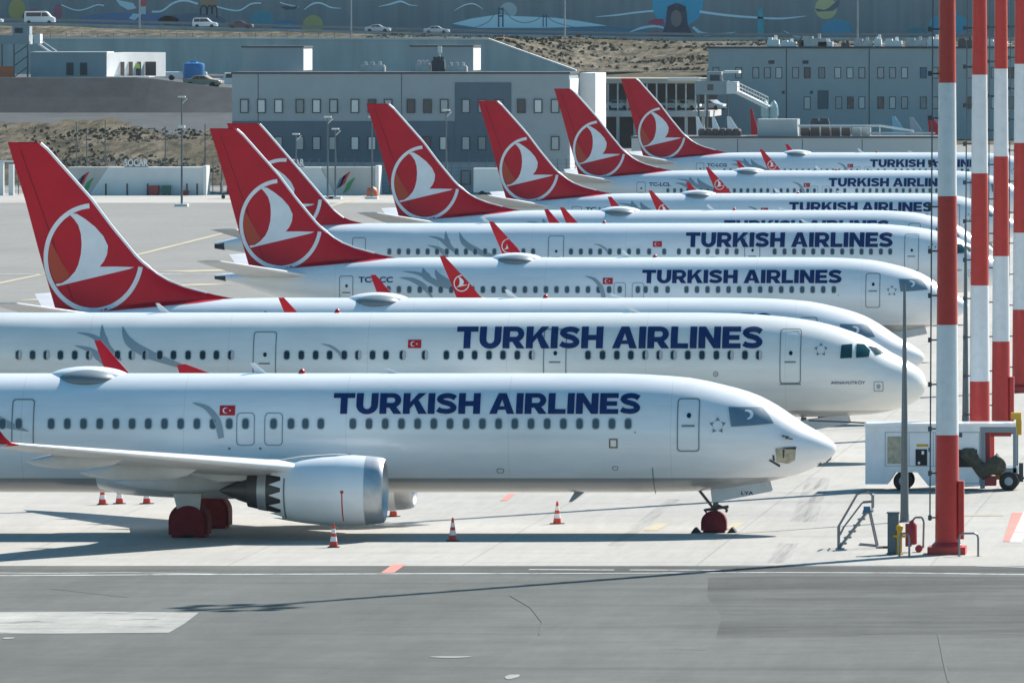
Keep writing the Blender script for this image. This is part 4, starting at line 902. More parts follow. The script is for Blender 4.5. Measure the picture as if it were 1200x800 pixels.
for i in range(12): p = a0.lerp(a1_, i/11); st.box(p.x-.15, p.x+.15, .5, 2.5, p.z+.02, p.z+.07); st.tube(p, p+Vector((0,0,1.3)), .03)
st.build('stair', M_b1w, b)
lg = MB(); 
for px, py in ((852,111),(828,111),(818,111)): x_, z_ = q(px, py); lg.tube((x_,1,0), (x_,1,z_), .14)
lg.build('support_leg', M_steel, b)
bf = MB(); 
for px in (896,906): x_, z_ = q(px,126); bf.lathe([(0,.45),(z_-1.2,.45),(z_-1.1,.6),(z_,.55),(z_+.5,.4),(z_+.9,.1)], (x_,1.4,0), 14, axis='z', caps=True)
bf.build('stair_foot', mat('pale_teal_paint', (.35,.5,.52), .5), b)

# covered car deck between the two buildings
s = 8.55; y0 = F/s
b = empty('parking_deck', (0,0,0), 'dark covered car deck with pale columns between the two buildings', 'parking deck')
x0, x1 = X(697,s), X(832,s)
MB().box(x0, x1, y0, y0+16, Z(98,s), Z(92,s)).build('roof_slab', mat('beige_concrete', (.42,.39,.33), .8), b)
MB().box(x0, x1, y0, y0+22, Z(137,s), Z(130,s)).build('floor_slab', M_wall, b)
MB().box(x0, x1, y0+15, y0+15.3, Z(130,s), Z(98.2,s)).build('back_wall', M_roof, b)
MB().box(x0, x1, y0+6, y0+6.3, 0, Z(137.3,s)).build('lower_wall', M_roof, b)
for i in range(12): px = 700+11.4*i; MB().box(X(px,s), X(px,s)+.2, y0+.3, y0+.6, Z(130,s), Z(98.2,s)).build('column', M_mech, b)
for i in range(7): px = 702+20*i; MB().box(X(px,s), X(px,s)+.4, y0+.4, y0+.9, 0, Z(137.2,s)).build('pier', M_wall, b)
MB().box(X(783,s), X(820,s), y0-.4, y0-.2, Z(94.5,s), Z(91.5,s)).build('sign_board', M_b1w, b)

# retaining wall, its fence, the mural wall, the road
s = 7.5; y0 = F/s
pts = [(-60,46),(200,46),(400,46.5),(572,47),(675,84)]
rw = MB(); poly = [(X(p[0],s), Z(p[1],s)) for p in pts]
rw.prism([(X(-60,s), 9.0)]+poly+[(X(675,s), 9.0)], y0, y0+1.2); o = rw.build('retaining_wall', M_wall); tag(o, 'long grey retaining wall below the road, sloping down at its right end', 'wall')
cp = MB(); 
for a, c in zip(poly, poly[1:]): cp.prism([a, c, (c[0], c[1]+.28), (a[0], a[1]+.28)], y0-.15, y0+1.35)
cp.build('coping', M_b1w, o)
fe = empty('hillside_fence', (0,0,0), 'thin wire fence on top of the retaining wall', 'fence')
for i in range(30): px = 40+18.5*i; MB().tube((X(px,s), y0+.6, Z(46.5,s)+.25), (X(px,s), y0+.6, Z(38.5,s)), .06).build('post', M_steel, fe)
w = MB(); 
for k in range(4): w.tube((X(40,s), y0+.6, Z(45-2*k,s)+.2), (X(576,s), y0+.6, Z(45-2*k,s)+.2), .022, n=5)
w.build('wire', M_steel, fe)
zr = lambda x: lerp_tab([(-260,16.9),(-238,16.7),(-188,15.4),(-162,14.75),(-123,14.15),(60,14.15)], x)
RX = [-300,-260,-238,-213,-188,-175,-162,-142,-123,-60,60,200]
road_y0, road_y1 = 1682., 1726.
def ribbon(name, ya, yb_, dz, m, kind='structure', dz2=None):
    vs = [];
    for x in RX: vs += [(x, ya, zr(x)+dz), (x, yb_, zr(x)+(dz if dz2 is None else dz2))]
    return tag(MB().add(vs, [(2*i,2*i+1,2*i+3,2*i+2) for i in range(len(RX)-1)]).build(name, m), kind=kind)
ribbon('hillside_road', road_y0, road_y1, 0, M_conc)
kb = MB(); 
for a, c in zip(RX, RX[1:]): kb.prism([(a, zr(a)-1.6), (c, zr(c)-1.6), (c, zr(c)+.25), (a, zr(a)+.25)], road_y0-1.0, road_y0-.02)
tag(kb.build('road_kerb', mat('pale_kerb_concrete', (.42,.41,.37), .85, noise=.2, nscale=.4)), kind='structure')
gr = empty('guard_rail', (0,0,0), 'long grey steel guard rail at the back of the hillside road', 'guard rail')
g_ = MB(); 
for a, c in zip(RX, RX[1:]): g_.prism([(a, zr(a)+.5), (c, zr(c)+.5), (c, zr(c)+.95), (a, zr(a)+.95)], 1719, 1719.1)
g_.build('rail', M_steel, gr)
for i in range(60): x = -255+3.6*i; MB().box(x, x+.12, 1719.12, 1719.3, zr(x)-.1, zr(x)+.9).build('post', M_steel, gr)
s = 6.44; y0 = F/s
M_mur = mat('mural_blue_grey', (.22,.26,.28), .8, noise=.14, nscale=.25, stretch=(3,1,.12))
mw = MB().box(-330, 130, y0, y0+1, 10, 36).build('mural_wall', M_mur); tag(mw, 'long dark blue-grey painted wall along the top of the view', 'mural wall')
def mural(polys, col, depth, name='mural_shape'):
    vs, fs = polys2([[(X(x,s), Z(y,s)) for x, y in p] for p in polys])
    col = tuple(min(1, c*(1.5 if max(col)-min(col) < .12 else 2.1)) for c in col); nm = 'mural_%.2f_%.2f_%.2f' % col
    return decal(name, vs, fs, lambda u, z: y0, mat(nm, col, .85), mw, step=0, eps=.03+.03*depth)
wave = (.34,.42,.46)
def wv(pts, w, col=wave, d=1): mural(stroke_s(pts, w), col, d, 'mural_wave')
def stroke_s(pts, w):
    P = []; Wd = []
    if not isinstance(w, (list, tuple)): w = [w]*len(pts)
    for i in range(len(pts)-1):
        p0 = pts[max(i-1,0)]; p1 = pts[i]; p2 = pts[i+1]; p3_ = pts[min(i+2,len(pts)-1)]
        for k in range(5):
            t = k/5; P.append(tuple(.5*(2*p1[j]+(p2[j]-p0[j])*t+(2*p0[j]-5*p1[j]+4*p2[j]-p3_[j])*t*t+(3*p1[j]-p0[j]-3*p2[j]+p3_[j])*t**3) for j in (0,1))); Wd.append(w[i]+(w[i+1]-w[i])*t)
    P.append(pts[-1]); Wd.append(w[-1]); return stroke(P, Wd)
wv([(72,6),(88,12),(100,11),(114,6),(122,7)], 1.5); wv([(178,14),(190,13),(203,4),(217,1),(232,5)], 2.2); wv([(254,8),(270,12),(282,12),(294,5),(306,4)], 1.8); wv([(328,3),(338,6),(350,8)], 1.3)
wv([(356,12),(366,5),(376,4),(388,9),(400,10)], [.6,2,2,1.6,.4]); wv([(444,8),(458,5),(470,2),(480,6),(490,7)], [.5,2,2.4,1.5,.4]); wv([(532,13),(545,6),(556,5),(566,11)], [.4,1.6,1.6,.4])
wv([(698,20),(722,18),(745,15),(766,13)], [.4,2,2.2,2.2]); wv([(820,14),(850,18),(880,20.5),(915,22),(945,19)], [3,2.8,2.4,2.2,.5]); wv([(735,39),(752,33),(768,31),(778,33)], [.4,3,3,2]); wv([(812,32),(824,40),(845,40),(862,38)], [3,4,2,.5]); wv([(918,36),(930,42),(940,44)], [.4,2,.4])
mural([[(530,28),(552,22),(566,20),(585,17),(600,19),(625,20),(650,21),(680,25),(712,30.5),(640,33),(560,33)]], (.36,.45,.50), 1)
mural([[(530,30),(560,32),(640,33),(712,31),(760,36),(800,40),(800,50),(530,44)]], (.04,.12,.18), 0)
mural([arc(596,12,10,9,0,360,20)[:-1]], (.33,.38,.40), 0, 'mural_moon')
mural([[(583.5,9),(585.2,9),(585.2,32),(583.5,32)], [(588.5,9),(590.2,9),(590.2,32),(588.5,32)], [(585.2,10),(588.5,10),(588.5,12),(585.2,12)], [(585.2,18),(588.5,18),(588.5,20),(585.2,20)], [(636,17),(637.2,17),(637.2,32),(636,32)], [(639.8,17),(641,17),(641,32),(639.8,32)], [(637.2,19),(639.8,19),(639.8,20.4),(637.2,20.4)]], (.03,.09,.14), 3, 'mural_bridge')
mural(stroke_s([(555,33),(572,26),(587,10),(600,22),(614,27),(628,24),(638,18),(650,26),(672,32)], .8), (.05,.13,.18), 2, 'mural_bridge')
mural([arc(794,6,30,26,0,180,20)+[(764,-30),(824,-30)]], (.015,.20,.30), 0, 'mural_circle'); mural([[(758,27),(766,23),(777,22),(779,28),(770,30)]], (.28,.03,.07), 3); mural([[(757,38),(772,37),(778,42),(760,42)]], (.22,.03,.07), 3)
mural([arc(793,17,12,13,180,360,10)+[(806,30),(813,43),(775,42),(780,30)]], (.035,.045,.075), 2, 'mural_portrait'); mural([arc(792.5,22,6.5,10,0,360,16)[:-1]], (.17,.13,.13), 3, 'mural_portrait'); mural([arc(787,10,5.2,3.6,0,360,12)[:-1], arc(799,10,5.2,3.6,0,360,12)[:-1]], (.02,.03,.05), 4, 'mural_portrait')
for cx, cy, rx, rz, col in ((307,22,14,9,(.02,.15,.19)),(367,30,12,12,(.26,.22,.08)),(980,34,18,11,(.015,.16,.24)),(1112,30,24,14,(.015,.18,.26)),(968,10,13,13,(.27,.26,.13)),(1075,39,12,7,(.02,.12,.15)),(334,31,16,7,(.02,.12,.20)),(20,12,10,13,(.24,.19,.06)),(40,20,14,9,(.20,.05,.08)),(68,14,5,9,(.20,.06,.09)),(150,24,60,9,(.06,.11,.20)),(225,24,40,8,(.10,.13,.18))):
    mural([arc(cx,cy,rx,rz,0,360,22)[:-1]], col, 0, 'mural_circle')
mural([[(955,10),(966,12),(972,9),(980,2),(984,0),(983,8),(976,13),(958,14)]], (.08,.10,.14), 2, 'mural_bird')
mural([[(888,12),(894,10),(896,45),(887,45)]], (.02,.20,.24), 1)
mural([[(234,0),(254,0),(253,6),(235,6)]], (.20,.12,.07), 2, 'mural_tower')
mural(stroke_s([(235,18),(235.5,10),(239,7),(242,10),(242.5,17)], 1.5)+stroke_s([(242.8,18),(243.5,9),(246.5,7),(248,10),(248.5,17)], 1.5)+stroke_s([(248.8,17),(249,9),(252,7),(254,11),(254.4,22)], 1.5), (.02,.025,.035), 3, 'mural_arches')
mural([[(136,0),(156,4),(160,10),(150,12),(140,6)], [(151,22),(156,16),(166,17),(158,24)]], (.30,.38,.42), 1); mural([[(165,-2),(171,-2),(171,7),(165,7)]], (.35,.05,.07), 1); mural([[(165,8),(171,8),(171,17),(165,17)]], (.45,.47,.48), 1)
mural([[(328,8),(337,7),(342,9),(350,6),(346,11),(335,12)]], (.04,.06,.09), 2, 'mural_bird')
# hillside road lamps
for i, (px, lab) in enumerate(((163.5,'thin road lamp post nearest the left edge, before the mural'),(411.5,'thin road lamp post above the left part of the office block'),(662,'thin road lamp post left of the painted portrait'),(1005,'thin road lamp post above the wide right building'))):
    s2 = 6.7; x = X(px,s2); m = MB().tube((x,F/s2,zr(x)-.2), (x,F/s2,zr(x)+11), .16, .09).tube((x,F/s2,zr(x)+10.9),(x-1.6,F/s2,zr(x)+11.3),.06).box(x-2.2,x-1.5,F/s2-.15,F/s2+.15,zr(x)+11.25,zr(x)+11.4); tag(m.build('street_lamp', M_mech), lab, 'street lamp', 'lamp posts along the hillside road')

# vehicles ---------------------------------------------------------
def vehicle(kind, col, loc, rz, label, group):
    L_, Hh, Wd = {'van': (5.4,2.3,1.95), 'mpv': (4.4,1.8,1.8), 'sedan': (4.5,1.42,1.78), 'pickup': (5.2,1.8,1.85), 'truck': (5.8,2.9,2.2)}[kind]
    root = empty({'van':'van','mpv':'car','sedan':'car','pickup':'pickup_truck','truck':'truck'}[kind], loc, label, {'van':'van','mpv':'car','sedan':'car','pickup':'pickup','truck':'truck'}[kind], group, rz)
    P = {'van': [(0,.35),(0,1.9),(.15,2.25),(3.6,2.3),(4.1,2.15),(4.75,1.4),(5.3,1.15),(5.4,.75),(5.35,.35)],
         'mpv': [(0,.3),(0,1.05),(.12,1.65),(.4,1.78),(2.6,1.78),(3.35,1.1),(4.2,.92),(4.4,.6),(4.35,.3)],
         'sedan': [(0,.3),(0,.85),(.2,.98),(.8,1.02),(1.4,1.38),(2.5,1.42),(3.25,.98),(4.3,.82),(4.5,.55),(4.45,.3)],
         'pickup': [(0,.4),(0,1.05),(2.2,1.05),(2.35,1.72),(3.6,1.75),(4.2,1.12),(5.1,1.0),(5.2,.6),(5.1,.4)],
         'truck': [(0,.5),(0,2.9),(4.1,2.9),(4.15,2.2),(5.2,2.2),(5.7,1.4),(5.8,.5)]}[kind]
    n = len(P); m = MB(); rings = []
    for yy, ins in ((-Wd/2, .06), (-Wd/2+.1, 0), (Wd/2-.1, 0), (Wd/2, .06)): rings.append([(x+(ins if x < L_/2 else -ins), yy if z < Hh*.6 else yy*.9, z-(ins if z > 1 else 0)) for x, z in P])
    m.loft(rings); m.build('body', col, root, smooth=True)
    Wn = {'van': [[(.4,1.35),(.4,2.0),(3.0,2.0),(3.0,1.35)], [(3.15,1.35),(3.15,2.0),(3.9,2.0),(4.35,1.4)]], 'mpv': [[(.3,1.08),(.35,1.6),(1.3,1.62),(1.3,1.08)], [(1.38,1.08),(1.38,1.62),(2.5,1.62),(3.1,1.12)]],
          'sedan': [[(1.0,1.0),(1.45,1.3),(1.9,1.33),(1.9,1.0)], [(1.98,1.0),(1.98,1.33),(2.45,1.33),(2.95,1.0)]], 'pickup': [[(2.5,1.12),(2.55,1.6),(3.5,1.62),(3.95,1.15)]], 'truck': [[(4.3,1.35),(4.3,2.0),(5.1,2.0),(5.4,1.4)]]}[kind]
    for w_ in Wn: MB().prism(w_, -Wd/2-.012, -Wd/2+.06).build('window', M_glass_car, root); MB().prism(w_, Wd/2-.06, Wd/2+.012).build('window', M_glass_car, root)
    for x in (.85, L_-.95):
        for sg in (-1, 1):
            wh = MB().lathe([(-.11,.2),(-.11,.3),(-.08,.33),(.08,.33),(.11,.3),(.11,.2)], (x, sg*(Wd/2-.08), .33), 18, axis='y', caps=True).build('wheel', M_rubber, root)
    MB().box(L_-.09, L_+.01, -Wd/2+.15, -Wd/2+.5, .62, .78).build('headlight', M_white, root); MB().box(L_-.09, L_+.01, Wd/2-.5, Wd/2-.15, .62, .78).build('headlight', M_white, root)
    return root
M_glass_car = mat('car_glass', (.02,.03,.04), .1)
M_cw = mat('car_white', (.65,.67,.68), .3, coat=.5); M_cr = mat('car_dark_red', (.09,.02,.03), .3, coat=.5); M_cs = mat('car_silver', (.38,.42,.45), .3, coat=.5); M_cb = mat('car_beige', (.30,.24,.17), .4)
def rd(px, ylane): s_ = F/ylane; x = X(px,s_); return (x, ylane, zr(x)+.01)
vehicle('van', M_cw, rd(29,1692), 0, 'white van driving on the hillside road at upper left', 'traffic on the hillside road')
vehicle('mpv', M_cw, rd(226,1694), 0, 'white tall car on the hillside road just ahead of a dark one', 'traffic on the hillside road')
vehicle('sedan', M_cr, rd(267,1694), 0, 'dark red car on the hillside road', 'traffic on the hillside road')
vehicle('sedan', M_cs, rd(428,1688), 0, 'silver car on the hillside road, left of the other silver one', 'traffic on the hillside road')
vehicle('sedan', M_cs, rd(497,1688), 0, 'silver car on the hillside road, farthest right of the traffic', 'traffic on the hillside road')
vehicle('sedan', M_cw, rd(-26,1692), 0, 'white car cut off by the left edge of the view on the hillside road', 'traffic on the hillside road')
s = 9.3
vehicle('pickup', M_cw, (X(193,9.6), F/9.6, ter(X(200,9.6),F/9.6)), R(4), 'white pickup parked left of the blue tank', 'vehicles parked on the bank')
vehicle('sedan', M_cb, (X(217,9.98), F/9.98, ter(X(232,9.98),F/9.98)-.35), R(-8), 'beige car parked in front of the blue tank', 'vehicles parked on the bank')
vehicle('pickup', M_cw, (X(240,9.95), F/9.95, ter(X(262,9.95),F/9.95)), R(3), 'white pickup parked right of the blue tank, by the office corner', 'vehicles parked on the bank')
for px, lab in ((711,'white car on the dark deck left of the rightmost tail'),(775,'white car on the dark deck, left end of the short row'),(790,'white car on the dark deck, middle of the short row'),(818,'silver car on the dark deck nearest the boarding bridge')):
    vehicle('sedan', M_cs if px == 818 else M_cw, (X(px,8.5), F/8.5+3, Z(130,8.55)+.01), R(-35), lab, 'cars on the covered deck')
vehicle('truck', M_cw, (X(556,11.9), F/11.9, .02), 0, 'small white box truck parked at the foot of the office block', None)

# buildings and items on the bank
s = 9.9; zb = 10.72
b = empty('site_office', (X(36,s), F/s, zb), 'low white flat-roofed cabin with two dark windows on the bank', 'building')
w = X(125,s)-X(36,s); h = Z(62,s)-zb; MB().box(0, w, 0, 6, 0, h).build('wall', M_b1, b)
w2 = X(175,s)-X(125,s)
MB().box(w+.004, w+w2, -.3, 5, 0, .08).build('porch_floor', M_b1w, b)
# right-hand wing turned so that its face catches the sun
pr = MB(); d = 7.5
pr.add([(w,0,0),(w+w2,15.0,0),(w+w2,15.0,h),(w,0,h),(w,15.6,0),(w,15.6,h)], [(0,1,2,3),(1,4,5,2),(4,0,3,5),(3,2,5)]); pr.build('side_wing', M_b1w, b)
MB().box(-.1, w+.05, -.1, 6.1, h, h+.12).build('roof', M_b1w, b)
for px in (82, 98): window(b, X(px,s)-X(36,s), -.02, Z(81,s)-zb, .85, 1.5, M_wf)
for t in (.28,.42,.56,.78): 
    x_, y_ = w+w2*t, 15.0*t; ww = .5 if t < .7 else 1.3
    MB().prism([(x_-ww/2,.1),(x_+ww/2,.1),(x_+ww/2,h*.62),(x_-ww/2,h*.62)], y_-ww*1.5-.12, y_-ww*1.5-.06).build('doorway', M_brown, b)
b = empty('watch_cabin', (X(0,s), F/s, zb), 'grey raised cabin on a steel frame with a white stair box at left', 'watch cabin')
q0 = X(0,s); m = MB().box(-1, X(34,s)-q0, 0, 3, Z(52,s)-zb, Z(41,s)-zb); m.build('deck_wall', M_b1, b)
MB().box(X(14,s)-q0, X(34,s)-q0, .4, 2.6, Z(40.8,s)-zb, Z(31,s)-zb).build('cabin', M_b1, b); MB().box(X(17,s)-q0, X(26,s)-q0, .33, .38, Z(39,s)-zb, Z(33,s)-zb).build('window', M_wf, b)
MB().box(X(40,s)-q0, X(47,s)-q0, 0, 2, Z(51,s)-zb, Z(40,s)-zb).build('stair_box', M_b1w, b)
m = MB().tube((X(44,s)-q0,.2,Z(51,s)-zb), (X(60,s)-q0,.2,Z(62,s)-zb), .1).tube((X(44,s)-q0,.2,Z(45,s)-zb), (X(66,s)-q0,.2,Z(60,s)-zb), .05); m.build('stair', M_b1w, b)
m = MB()
for px in (2,16,32): m.tube((X(px,s)-q0,.3,0), (X(px,s)-q0,.3,Z(52,s)-zb), .1)
for k in range(3): m.tube((X(16,s)-q0,.3,k*1.3), (X(32,s)-q0,.3,k*1.3+1.2), .06)
m.build('steel_frame', M_steel, b)
o = MB().box(0,2.6,0,1.6,0,1.2).box(-.05,2.65,-.05,1.65,1.203,1.3).build('orange_container', M_orange); o.location = (X(-8,s), F/s-3, zb); tag(o, 'orange steel container at the left edge of the bank', 'container')
b = empty('water_tank', (X(212,9.93), F/9.93, ter(X(224,9.93), F/9.93)), 'bright blue water tank on the bank beside parked cars', 'tank')
m = MB(); R_ = 1.3; m.lathe([(.1,1.25),(.3,1.3),(.8,1.26),(1.2,1.3),(1.7,1.26),(2.1,1.3),(2.35,1.2),(2.45,.5),(2.6,.45),(2.62,.1)], (1.35,1.3,0), 28, axis='z', caps=True); m.build('tank_body', M_blue, b, smooth=True); MB().box(.1,2.6,.1,2.5,0,.1).build('base', M_roof, b)
# person in a yellow-green vest at the cabin
def person(loc, label, vest, rz=0):
    J = {'pelvis':((0,0,.92),.15),'chest':((0,0,1.3),.17),'neck':((0,0,1.5),.06),'head':((0,.0,1.62),.10),'crown':((0,0,1.72),.07),'ls':((-.19,0,1.42),.06),'le':((-.25,0,1.15),.045),'lw':((-.26,-.06,.9),.035),'rs':((.19,0,1.42),.06),'re':((.25,0,1.15),.045),'rw':((.26,-.06,.9),.035),
         'lh':((-.09,0,.88),.09),'lk':((-.1,-.02,.5),.065),'la':((-.1,.02,.08),.045),'lt':((-.1,-.14,.04),.04),'rh':((.09,0,.88),.09),'rk':((.12,-.04,.5),.065),'ra':((.12,.03,.08),.045),'rt':((.12,-.13,.04),.04)}
    E = [('pelvis','chest'),('chest','neck'),('neck','head'),('head','crown'),('chest','ls'),('ls','le'),('le','lw'),('chest','rs'),('rs','re'),('re','rw'),('pelvis','lh'),('lh','lk'),('lk','la'),('la','lt'),('pelvis','rh'),('rh','rk'),('rk','ra'),('ra','rt')]
    k = list(J); me = bpy.data.meshes.new('person'); me.from_pydata([J[a][0] for a in k], [(k.index(a), k.index(c)) for a, c in E], [])
    o = bpy.data.objects.new('person', me); C.objects.link(o); md = o.modifiers.new('skin', 'SKIN'); 
    if not me.skin_vertices: me.attributes  # created by the modifier below
    bpy.context.view_layer.objects.active = o
    bm = bmesh.new(); bm.from_mesh(me); lay = bm.verts.layers.skin.verify(); bm.verts.ensure_lookup_table()
    for i, a in enumerate(k): bm.verts[i][lay].radius = (J[a][1],)*2
    bm.verts[0][lay].use_root = True; bm.to_mesh(me); bm.free()
    sb = o.modifiers.new('sub', 'SUBSURF'); sb.levels = sb.render_levels = 2
    dg = bpy.context.evaluated_depsgraph_get(); dg.update(); nm = bpy.data.meshes.new_from_object(o.evaluated_get(dg)); o.modifiers.clear(); o.data = nm
    skin = mat('skin', (.35,.2,.14), .6); tr = mat('dark_trousers', (.02,.025,.04), .8); nm.materials.clear()
    for m_ in (skin, vest, tr): nm.materials.append(m_)
    for p in nm.polygons: c = p.center; p.material_index = 2 if c.z < .95 and abs(c.x) < .22 else (1 if c.z < 1.47 and not (c.z < .98) else 0)
    o.location = loc; o.rotation_euler.z = rz; return tag(o, label, 'person')
person((X(163,9.83), F/9.83-1.5, 10.75), 'person in a yellow-green vest standing at the white cabin', mat('hi_vis', (.35,.6,.12), .7))

# perimeter fence, shelters with lettering
s = 11.75; y0 = F/s
fe = empty('perimeter_fence', (0,0,0), 'tall thin-wire perimeter fence along the far edge of the apron', 'fence')
for i in range(66): px = -6+10.4*i; MB().tube((X(px,s), y0+4, 0), (X(px,s), y0+4, 3.6), .045, n=6).build('post', M_steel, fe)
m = MB()
for k in range(9): m.tube((X(-10,s), y0+4, .4+.38*k), (X(690,s), y0+4, .4+.38*k), .018, n=4)
m.build('wire_mesh', M_steel, fe)
for i, (px, hh, lab) in enumerate(((75,7.2,'leftmost'),(87,6.6,'second from the left'),(109,7.4,'third from the left'),(180,6.8,'behind the lettered shelter'),(227,7.0,'at the right end of the lettered shelter'))):
    o = MB().tube((X(px,s), y0+9, 0), (X(px,s), y0+9, hh), .07, .05).build('camera_post', M_steel); tag(o, 'thin tall fence post against the dry slope, '+lab, 'post', 'tall thin posts against the slope')
def shelter(px0, px1, lean, logo_x, label, letters, lx0, lx1, mirror):
    b = empty('blast_shelter', (X(px0,s), y0, 0), label, 'shelter'); q0 = X(px0,s); w = X(px1,s)-q0; zt = Z(196,s)
    ln = X(px0+lean,s)-q0
    pl = [(0,0),(w,0),(w,zt),(ln,zt)] if not mirror else [(0,0),(w,0),(w-ln,zt),(0,zt)]
    MB().prism(pl, 0, 2.5).build('white_panel', M_b1w, b)
    gpanel = [(-3.6,0),(0-.02,0),(ln-.02,zt),(-2.2,zt)] if not mirror else [(w+.02,0),(w+4.0,0),(w+4.0,zt),(w-ln+.02,zt)]
    MB().prism(gpanel, .2, 2.4).build('grey_panel', M_wall, b)
    g0 = X(logo_x,s)-q0
    for dx, c, m_ in ((-.35,0,M_wblue),(0,.25,M_flag),(.45,-.35,mat('logo_green', (.02,.30,.08), .5))):
        v, f = polys2(stroke_s([(g0+dx-.55, .55+c), (g0+dx-.1, 1.05+c), (g0+dx+.1, 1.5+c), (g0+dx+.6, 2.1+c)], [.05,.42,.42,.05])); decal('logo_stroke', v, f, lambda u, z: .2, m_, b, step=0, eps=.03)
    if letters:
        vs_, fs_ = text_fit(letters, X(lx0,s)-q0, X(lx1,s)-q0, zt+.08, zt+.82, .03); n_ = len(vs_); m = MB(); m.add([(x,.45,z) for x, z in vs_], fs_); m.build('sign_letters', M_b1w, b)
        MB().box(X(lx0,s)-q0, X(lx1,s)-q0, .5, .6, zt, zt+.1).build('sign_rail', M_steel, b)
    e = MB(); x_ = w if not mirror else w+4.0; e.box(x_+.01, x_+.35, -.2, 2.6, 0, zt+.15); e.build('end_post', M_b1w, b)
shelter(105, 238, 22, 97, 'long white sloping-end shelter carrying white letters on its roof', 'SOCAR', 145, 173, False)
shelter(330, 393, 18, 403, 'white shelter with a slanted right end and grey panel behind the tails', 'SOCAR', 330, 356, True)
for i, px in enumerate((125,150,174,220,232)):
    m = MB().lathe([(0,.09),(1.1,.09),(1.2,.05)], (X(px,s), y0-.6, 0), 10, axis='z', caps=True); tag(m.build('bollard', M_roof), 'black bollard in front of the white lettered shelter, number %d from its left' % (i+1), 'bollard', 'bollards by the white shelter')
for px, w_, m_, nm, lab in ((176,.95,M_binred,'waste_bin','dark red waste bin before the white shelter'),(192,.75,M_green,'waste_bin','green waste bin before the white shelter'),(216,.45,M_binred,'waste_bin','small red box at the right of the bins')):
    m = MB(); h_ = .9 if w_ > .5 else .4; m.prism([(0,.08),(w_,.08),(w_+.05,h_),(-.05,h_)], 0, .8); m.box(-.08, w_+.08, -.05, .85, h_+.003, h_+.09); m.tube((.15,-.02,.08),(.15,.1,.08),.08); m.tube((w_-.15,-.02,.08),(w_-.15,.1,.08),.08)
    o = m.build(nm, m_); o.location = (X(px,s), y0-1.2, 0); tag(o, lab, 'bin')
m = MB().box(0,2.4,0,1.2,.45,.6).box(0,.15,0,1.2,.6,1.7).box(.6,1.8,.2,1.0,.61,1.1); 
for x_ in (.3,2.1): m.lathe([(-.05,.2),(.05,.2)], (x_,0,.22), 12, axis='y', caps=True)
o = m.build('baggage_trolley', M_roof); o.location = (X(258,12), F/12, 0); tag(o, 'dark trolley standing near the left of the doubled tails', 'trolley')
o = MB().lathe([(0,.55),(.5,.6),(.9,.45),(1.1,.1)], (0,0,0), 16, axis='z', caps=True).box(-.7,.7,-.7,.7,0,.08).build('orange_marker', M_orange, smooth=True); o.location = (X(436,11.9), F/11.9, 0); tag(o, 'round orange marker on the apron edge before the office block', 'marker')
o = MB().box(0,.5,0,.5,0,3.3).box(1.0,1.5,0,.5,0,3.1).box(0,1.5,.1,.4,3.31,3.5).build('gate_post', M_b1w); o.location = (X(0,s), y0-1, 0); tag(o, 'pale gate frame at the left edge by the perimeter fence', 'gate')
# apron floodlight poles far away
def far_pole(px, py, h, lab, lamps=1):
    g0 = gnd(px, py); b = empty('light_pole', g0, lab, 'light pole', 'slim light poles by the far fence')
    MB().tube((0,0,0), (0,0,h), .11, .06, 10).build('pole', M_steel, b); MB().box(-.6,.6,-.6,.6,0,.25).build('footing', M_b1w, b)
    m = MB(); m.box(-.35,.35,-.2,.2,h,h+.14); m.tube((0,0,h-.6),(.5,0,h-.1),.04); m.build('lamp_head', M_b1w, b)
    if lamps > 1: MB().box(-.3,.3,-.2,.2,h*.72,h*.72+.25).build('lamp_head', M_b1w, b)
far_pole(213, 242, 10.2, 'slim double light pole on a footing in the open left apron', 2)
for px, top, lab in ((384,138,'slim light pole left of the middle tails'),(393,152,'shorter slim light pole beside the one left of the middle tails'),(436,138,'slim light pole just left of the fourth tail top'),(523,130,'slim light pole between the two middle tails'),(347,158,'slim light pole at the left end of the slate panel')):
    sp = 12.0; far_pole(px, 24+17.44*sp, Z(top,sp), lab)

